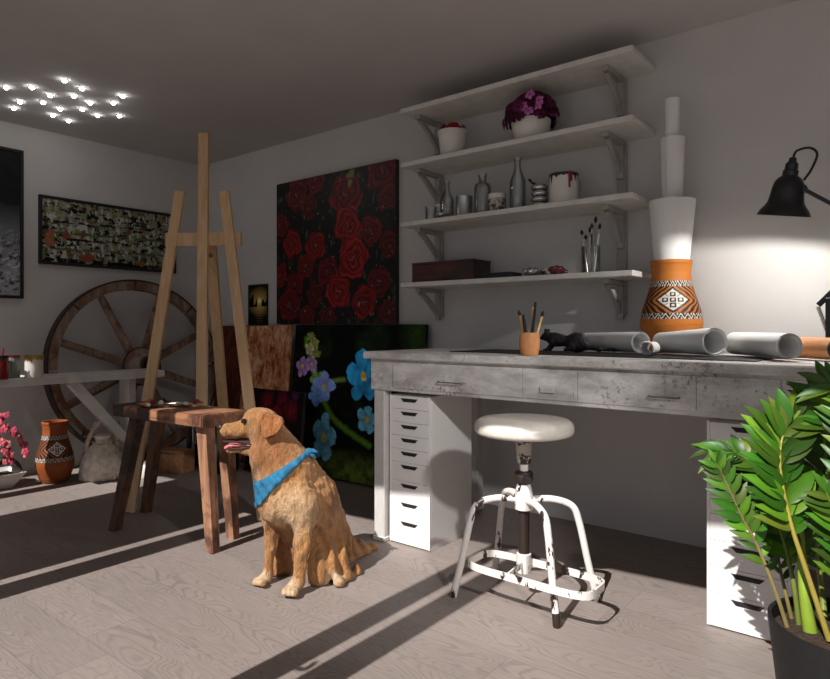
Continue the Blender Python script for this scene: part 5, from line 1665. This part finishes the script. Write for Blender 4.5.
# ------------------------------------------------------------------ the dog
# local frame: a to the picture's right, b away from the camera, z up (metres)
DOG = (-1.880, 1.699, 0.0)
def D(px, py, d):
    return ((px - 415) / 630 * d + 0.4167, d - 2.5, 1 - (py - 327) * d / 630)
def dog_sd(X, Y, Z):
    c = lambda p, q, ra, rb: cone_sd(X, Y, Z, D(*p), D(*q), ra, rb)
    e = lambda p, r: ell_sd(X, Y, Z, D(*p), r)
    # trunk
    d = c((288, 474, 2.50), (303, 502, 2.55), 0.100, 0.132)
    d = smin(d, c((303, 502, 2.55), (316, 535, 2.64), 0.132, 0.132), 0.05)
    d = smin(d, c((316, 535, 2.64), (330, 556, 2.70), 0.132, 0.100), 0.05)
    d = smin(d, e((280, 502, 2.43), (0.086, 0.080, 0.092)), 0.05)          # chest
    d = smin(d, e((303, 505, 2.40), (0.055, 0.050, 0.080)), 0.04)          # near shoulder
    # neck and ruff
    d = smin(d, c((269, 432, 2.51), (285, 470, 2.50), 0.064, 0.112), 0.05)
    d = smin(d, e((263, 457, 2.47), (0.052, 0.055, 0.050)), 0.04)
    # thighs
    d = smin(d, c((328, 540, 2.57), (322, 566, 2.47), 0.080, 0.058), 0.05)
    d = smin(d, c((322, 566, 2.47), (318, 578, 2.45), 0.052, 0.036), 0.04)
    d = smin(d, c((338, 562, 2.52), (346, 574, 2.50), 0.055, 0.030), 0.035)
    d = smin(d, c((352, 577, 2.52), (340, 580, 2.45), 0.022, 0.024), 0.02)
    d = smin(d, e((339, 581.5, 2.43), (0.027, 0.03, 0.022)), 0.010)
    d = smin(d, e((356.5, 573, 2.55), (0.022, 0.026, 0.032)), 0.010)
    d = smin(d, e((284, 552, 2.62), (0.080, 0.10, 0.120)), 0.04)           # far haunch and belly
    d = smin(d, c((278, 572, 2.56), (272, 577, 2.53), 0.030, 0.022), 0.03)
    # tail
    d = smin(d, c((346, 552, 2.72), (360, 551, 2.78), 0.056, 0.042), 0.04)
    d = smin(d, c((360, 551, 2.79), (375, 548.0, 2.83), 0.036, 0.016), 0.02)
    # front leg, far side
    la = c((272, 516, 2.47), (270, 545, 2.47), 0.040, 0.022)
    la = smin(la, c((270, 545, 2.47), (268.5, 570, 2.465), 0.021, 0.019), 0.02)
    la = smin(la, c((267, 577.5, 2.46), (258, 581.5, 2.44), 0.023, 0.018), 0.02)
    for k in range(3):
        la = smin(la, e((255.5 + 4.0 * k, 582.0 + 0.6 * k, 2.435 - 0.012 * k), (0.014, 0.02, 0.0135)), 0.005)
    d = smin(d, la, 0.022)
    # front leg, near side
    lb = c((303, 518, 2.40), (303, 540, 2.39), 0.044, 0.031)
    lb = smin(lb, c((303, 540, 2.39), (299.5, 572, 2.365), 0.030, 0.023), 0.02)
    lb = smin(lb, c((298, 582, 2.36), (290, 590, 2.335), 0.028, 0.022), 0.02)
    for k in range(3):
        lb = smin(lb, e((285.0 + 5.0 * k, 591.5 + 0.6 * k, 2.325 - 0.004 * k), (0.0145, 0.022, 0.0155)), 0.005)
    d = smin(d, lb, 0.022)
    # head
    h = e((263, 421, 2.50), (0.056, 0.058, 0.052))
    h = smin(h, e((253, 417, 2.50), (0.034, 0.045, 0.032)), 0.03)
    h = smin(h, c((252, 427.5, 2.50), (229, 431, 2.50), 0.040, 0.030), 0.025)
    h = smin(h, e((225.5, 430, 2.50), (0.022, 0.025, 0.024)), 0.012)
    h = smin(h, c((264, 434, 2.50), (259, 443, 2.50), 0.046, 0.034), 0.03)   # cheek
    h = smin(h, c((259, 449, 2.50), (230, 450, 2.50), 0.024, 0.0135), 0.012)   # lower jaw
    d = smin(d, h, 0.030)
    # open mouth
    mo = np.maximum(np.abs(Y) - 0.055, cone_sd(X, Y, Z, D(251, 443.6, 2.5), D(214, 444.6, 2.5), 0.009, 0.0125))
    d = np.maximum(d, -mo)
    # eye socket and fur
    fur = 0.0042 * np.sin(X * 90 + 3 * np.sin(Z * 25) + 2 * np.sin(Y * 40)) * np.sin(Z * 34 + Y * 60) + 0.0034 * np.sin(X * 160 - Z * 60) * np.sin(Y * 140 + Z * 45)
    zf = np.clip((Z - 0.05) / 0.1, 0, 1) * np.clip((0.62 - Z) / 0.08, 0, 1)
    tuft = 0.010 * np.sin(X * 105 + Z * 32 + Y * 50 + 1.5 * np.sin(Z * 30)) * np.clip((0.26 - Z) / 0.1, 0, 1) * np.clip((X - 0.02) / 0.04, 0, 1) * np.clip((Y + 0.12) / 0.04, 0, 1)
    d = d + fur * zf + tuft * np.clip(Z / 0.04, 0, 1)
    return np.maximum(d, -Z + 0.001)
lo = (-0.40, -0.24, -0.008); hi = (0.33, 0.40, 0.72)
V, F = surface_nets(dog_sd, lo, hi, 0.0068)
dog_cols = []
base = lin((184, 134, 82)); dkc = lin((140, 90, 50)); ltc = lin((210, 182, 146)); red = lin((156, 96, 52))
def spot(p, c, r):
    return max(0.0, 1 - math.dist(p, c) / r)
cA, cB, cH, cC = D(260, 581, 2.44), D(288, 590, 2.33), D(335, 580, 2.43), D(292, 512, 2.36)
for p in V:
    n = mnoise.noise(Vector(p) * 16.0) * 0.5 + 0.5
    c = base * (1 - 0.35 * n) + dkc * 0.35 * n
    k = max(spot(p, cA, 0.05), spot(p, cB, 0.055), spot(p, cH, 0.05))
    k = min(1, k * 2.2)
    k2 = min(0.6, spot(p, cC, 0.12) * 1.2)  # chest highlight blended into the fur colour
    k = max(k, k2)
    c = c * (1 - k) + ltc * k
    kr = min(0.75, max(1.35 * spot(p, D(272, 450, 2.43), 0.11), spot(p, D(333, 500, 2.5), 0.07)) * 1.3)  # neck shading painted in as darker fur, plus a patch on the back
    c = c * (1 - kr) + dkc * kr
    dog_cols.append((c[0], c[1], c[2], 1))
RZ = math.atan2(0.62165, 0.78330)
t = thing('dog', 'golden retriever sitting on the floor with a blue bandana', 'dog', DOG, RZ)
body = link('body', G().add([tuple(p) for p in V], F, dog_cols), M['fur'], t, 180)
sm = body.modifiers.new('smooth', 'SMOOTH'); sm.factor = 0.5; sm.iterations = 2
# near and far ear
def ear_sd(s):
    def f(X, Y, Z):
        b0 = D(270, 416, 2.50); y0 = -0.056 * s
        yy_ = b0[1] + y0 * 1.1
        P_ = lambda px, py: ((D(270 + (px - 270) * 0.86 + (2.5 if s > 0 else -9), 416 + (py - 416) * 0.92 + (-0.5 if s > 0 else 7), 2.5)[0]), yy_, D(px, 416 + (py - 416) * 0.92 + (-0.5 if s > 0 else 7), 2.5)[2])
        Xs, Zs = X, Z
        d = cone_sd(Xs, yy_, Zs, P_(266, 416), P_(279, 421), 0.019, 0.021)
        d = smin(d, cone_sd(Xs, yy_, Zs, P_(279, 421), P_(276, 428), 0.021, 0.017), 0.015)
        d = smin(d, cone_sd(Xs, yy_, Zs, P_(276, 426), P_(268, 434), 0.017, 0.008), 0.015)
        d = smin(d, cone_sd(Xs, yy_, Zs, P_(266, 418), P_(267, 431), 0.017, 0.009), 0.015)
        sl_ = np.abs(Y - (b0[1] + y0 * 1.10 - s * 0.018 * np.clip((b0[2] - Z) / 0.06, 0, 1))) - 0.011 - 0.003 * np.sin(X * 120)
        return np.maximum(d, sl_) - 0.002
    return f
for s in (1, -1):
    b0 = D(270, 416, 2.50)
    Ve, Fe = surface_nets(ear_sd(s), (b0[0] - 0.06, -0.12 if s > 0 else 0.02, b0[2] - 0.12), (b0[0] + 0.09, -0.02 if s > 0 else 0.12, b0[2] + 0.05), 0.0042)
    ec = []
    for p in Ve:
        n = mnoise.noise(Vector(p) * 30.0) * 0.5 + 0.5
        c = red * (1 - 0.5 * n) + lin((206, 146, 92)) * 0.5 * n
        ec.append((c[0], c[1], c[2], 1))
    eo = link('ear', G().add([tuple(p) for p in Ve], Fe, ec), M['fur'], t, 180)
    sm = eo.modifiers.new('smooth', 'SMOOTH'); sm.factor = 0.5; sm.iterations = 2
n0 = D(221.4, 427.2, 2.50)
link('nose', G().ball(n0, (0.016, 0.020, 0.0145)), M['nose'], t, 180)
e0 = D(247.0, 419.5, 2.50)
ey = link('eye', G().ball((e0[0], -0.0425, e0[2]), (0.0130, 0.0085, 0.0100)), M['eye'], t, 180)
link('eye', G().ball((e0[0], 0.0425, e0[2]), (0.0130, 0.0085, 0.0100)), M['eye'], t, 180)
# dark fill standing in for shade inside the open mouth, tongue and teeth
mg = G().ball(D(246, 443.0, 2.5), (0.045, 0.018, 0.019))
link('mouth_shade_fill', mg, M['mouth'], t, 180)
tp = spline([D(252, 445, 2.5), D(240, 444.6, 2.5), D(231, 445.0, 2.5), D(225, 448.5, 2.5)], 6)
tg = G().tube(tp, [0.007] * 6 + [0.009] * 8 + [0.008] * 4 + [0.004], 12)
tg.v = [(x, y * 2.6, z) for x, y, z in tg.v]
link('tongue', tg, M['tongue'], t, 180)
th_ = G()
for k in range(2):
    p = D(229 + 3.6 * k, 446.5 - 0.55 * k, 2.5)
    for s in (-1, 1):
        th_.tube([(p[0], s * (0.016 + 0.001 * k), p[2] - 0.003), (p[0], s * (0.016 + 0.001 * k), p[2] + 0.006)], [0.0032, 0.0012], 6)
link('teeth', th_, M['teeth'], t, 180)
for s in (-1, 1):
    lip = spline([D(225, 440.4, 2.5), D(233, 440.8, 2.5), D(245, 440.8, 2.5), D(253.5, 443.6, 2.5), D(247, 446.8, 2.5), D(236, 448.0, 2.5), D(227, 448.6, 2.5)], 6)
    ofs = [0.022, 0.026, 0.033, 0.034, 0.026, 0.019, 0.013]
    L_ = len(lip)
    pts = []
    for i, p in enumerate(lip):
        f = i / (L_ - 1) * 6; j = min(int(f), 5)
        pts.append((p[0], s * (ofs[j] + (ofs[j + 1] - ofs[j]) * (f - j)), p[2]))
    link('lip', G().tube(pts, 0.0036, 8), M['mouth'], t, 180)
# bandana: cloth following the neck between two planes
def ban_sd(X, Y, Z):
    d = dog_sd_cached(X, Y, Z) - 0.010 - 0.003 * np.sin(Z * 140 + X * 120)
    # picture-plane style cut by two tilted planes in the dog's own frame (a, z)
    p0 = D(257, 481, 2.45); p1 = D(307, 450, 2.5)
    dx, dz = p1[0] - p0[0], p1[2] - p0[2]
    L = math.hypot(dx, dz); nx, nz = -dz / L, dx / L
    top = (X - p0[0]) * nx + (Z - p0[2]) * nz
    # lower edge: point of the triangle low on the chest front, narrow band at the nape
    q = np.clip(((X - p0[0]) * dx + (Z - p0[2]) * dz) / L / L, -0.3, 1.2)
    width = np.interp(q, [-0.3, -0.12, 0.0, 0.25, 0.6, 0.9, 1.2], [0.070, 0.080, 0.076, 0.056, 0.038, 0.022, 0.020])
    return np.maximum(np.maximum(d, top), -top - width)
def dog_sd_cached(X, Y, Z):
    return dog_sd(X, Y, Z)
Vb, Fb = surface_nets(ban_sd, (-0.24, -0.20, 0.22), (0.10, 0.22, 0.60), 0.0058)
bo = link('bandana', G().add([tuple(p) for p in Vb], Fb), M['bandana'], t, 180)
sm = bo.modifiers.new('smooth', 'SMOOTH'); sm.factor = 0.5; sm.iterations = 2
k0 = Vector(D(309, 452, 2.47))
kn = G().ball(tuple(k0), (0.018, 0.016, 0.016))
kn.tube([k0, k0 + Vector((0.018, -0.01, 0.006)), k0 + Vector((0.036, -0.016, 0.002))], [0.009, 0.011, 0.003], 8)
kn.tube([k0, k0 + Vector((0.016, -0.008, -0.010)), k0 + Vector((0.028, -0.012, -0.026))], [0.009, 0.010, 0.003], 8)
link('knot', kn, M['bandana'], bo, 180)
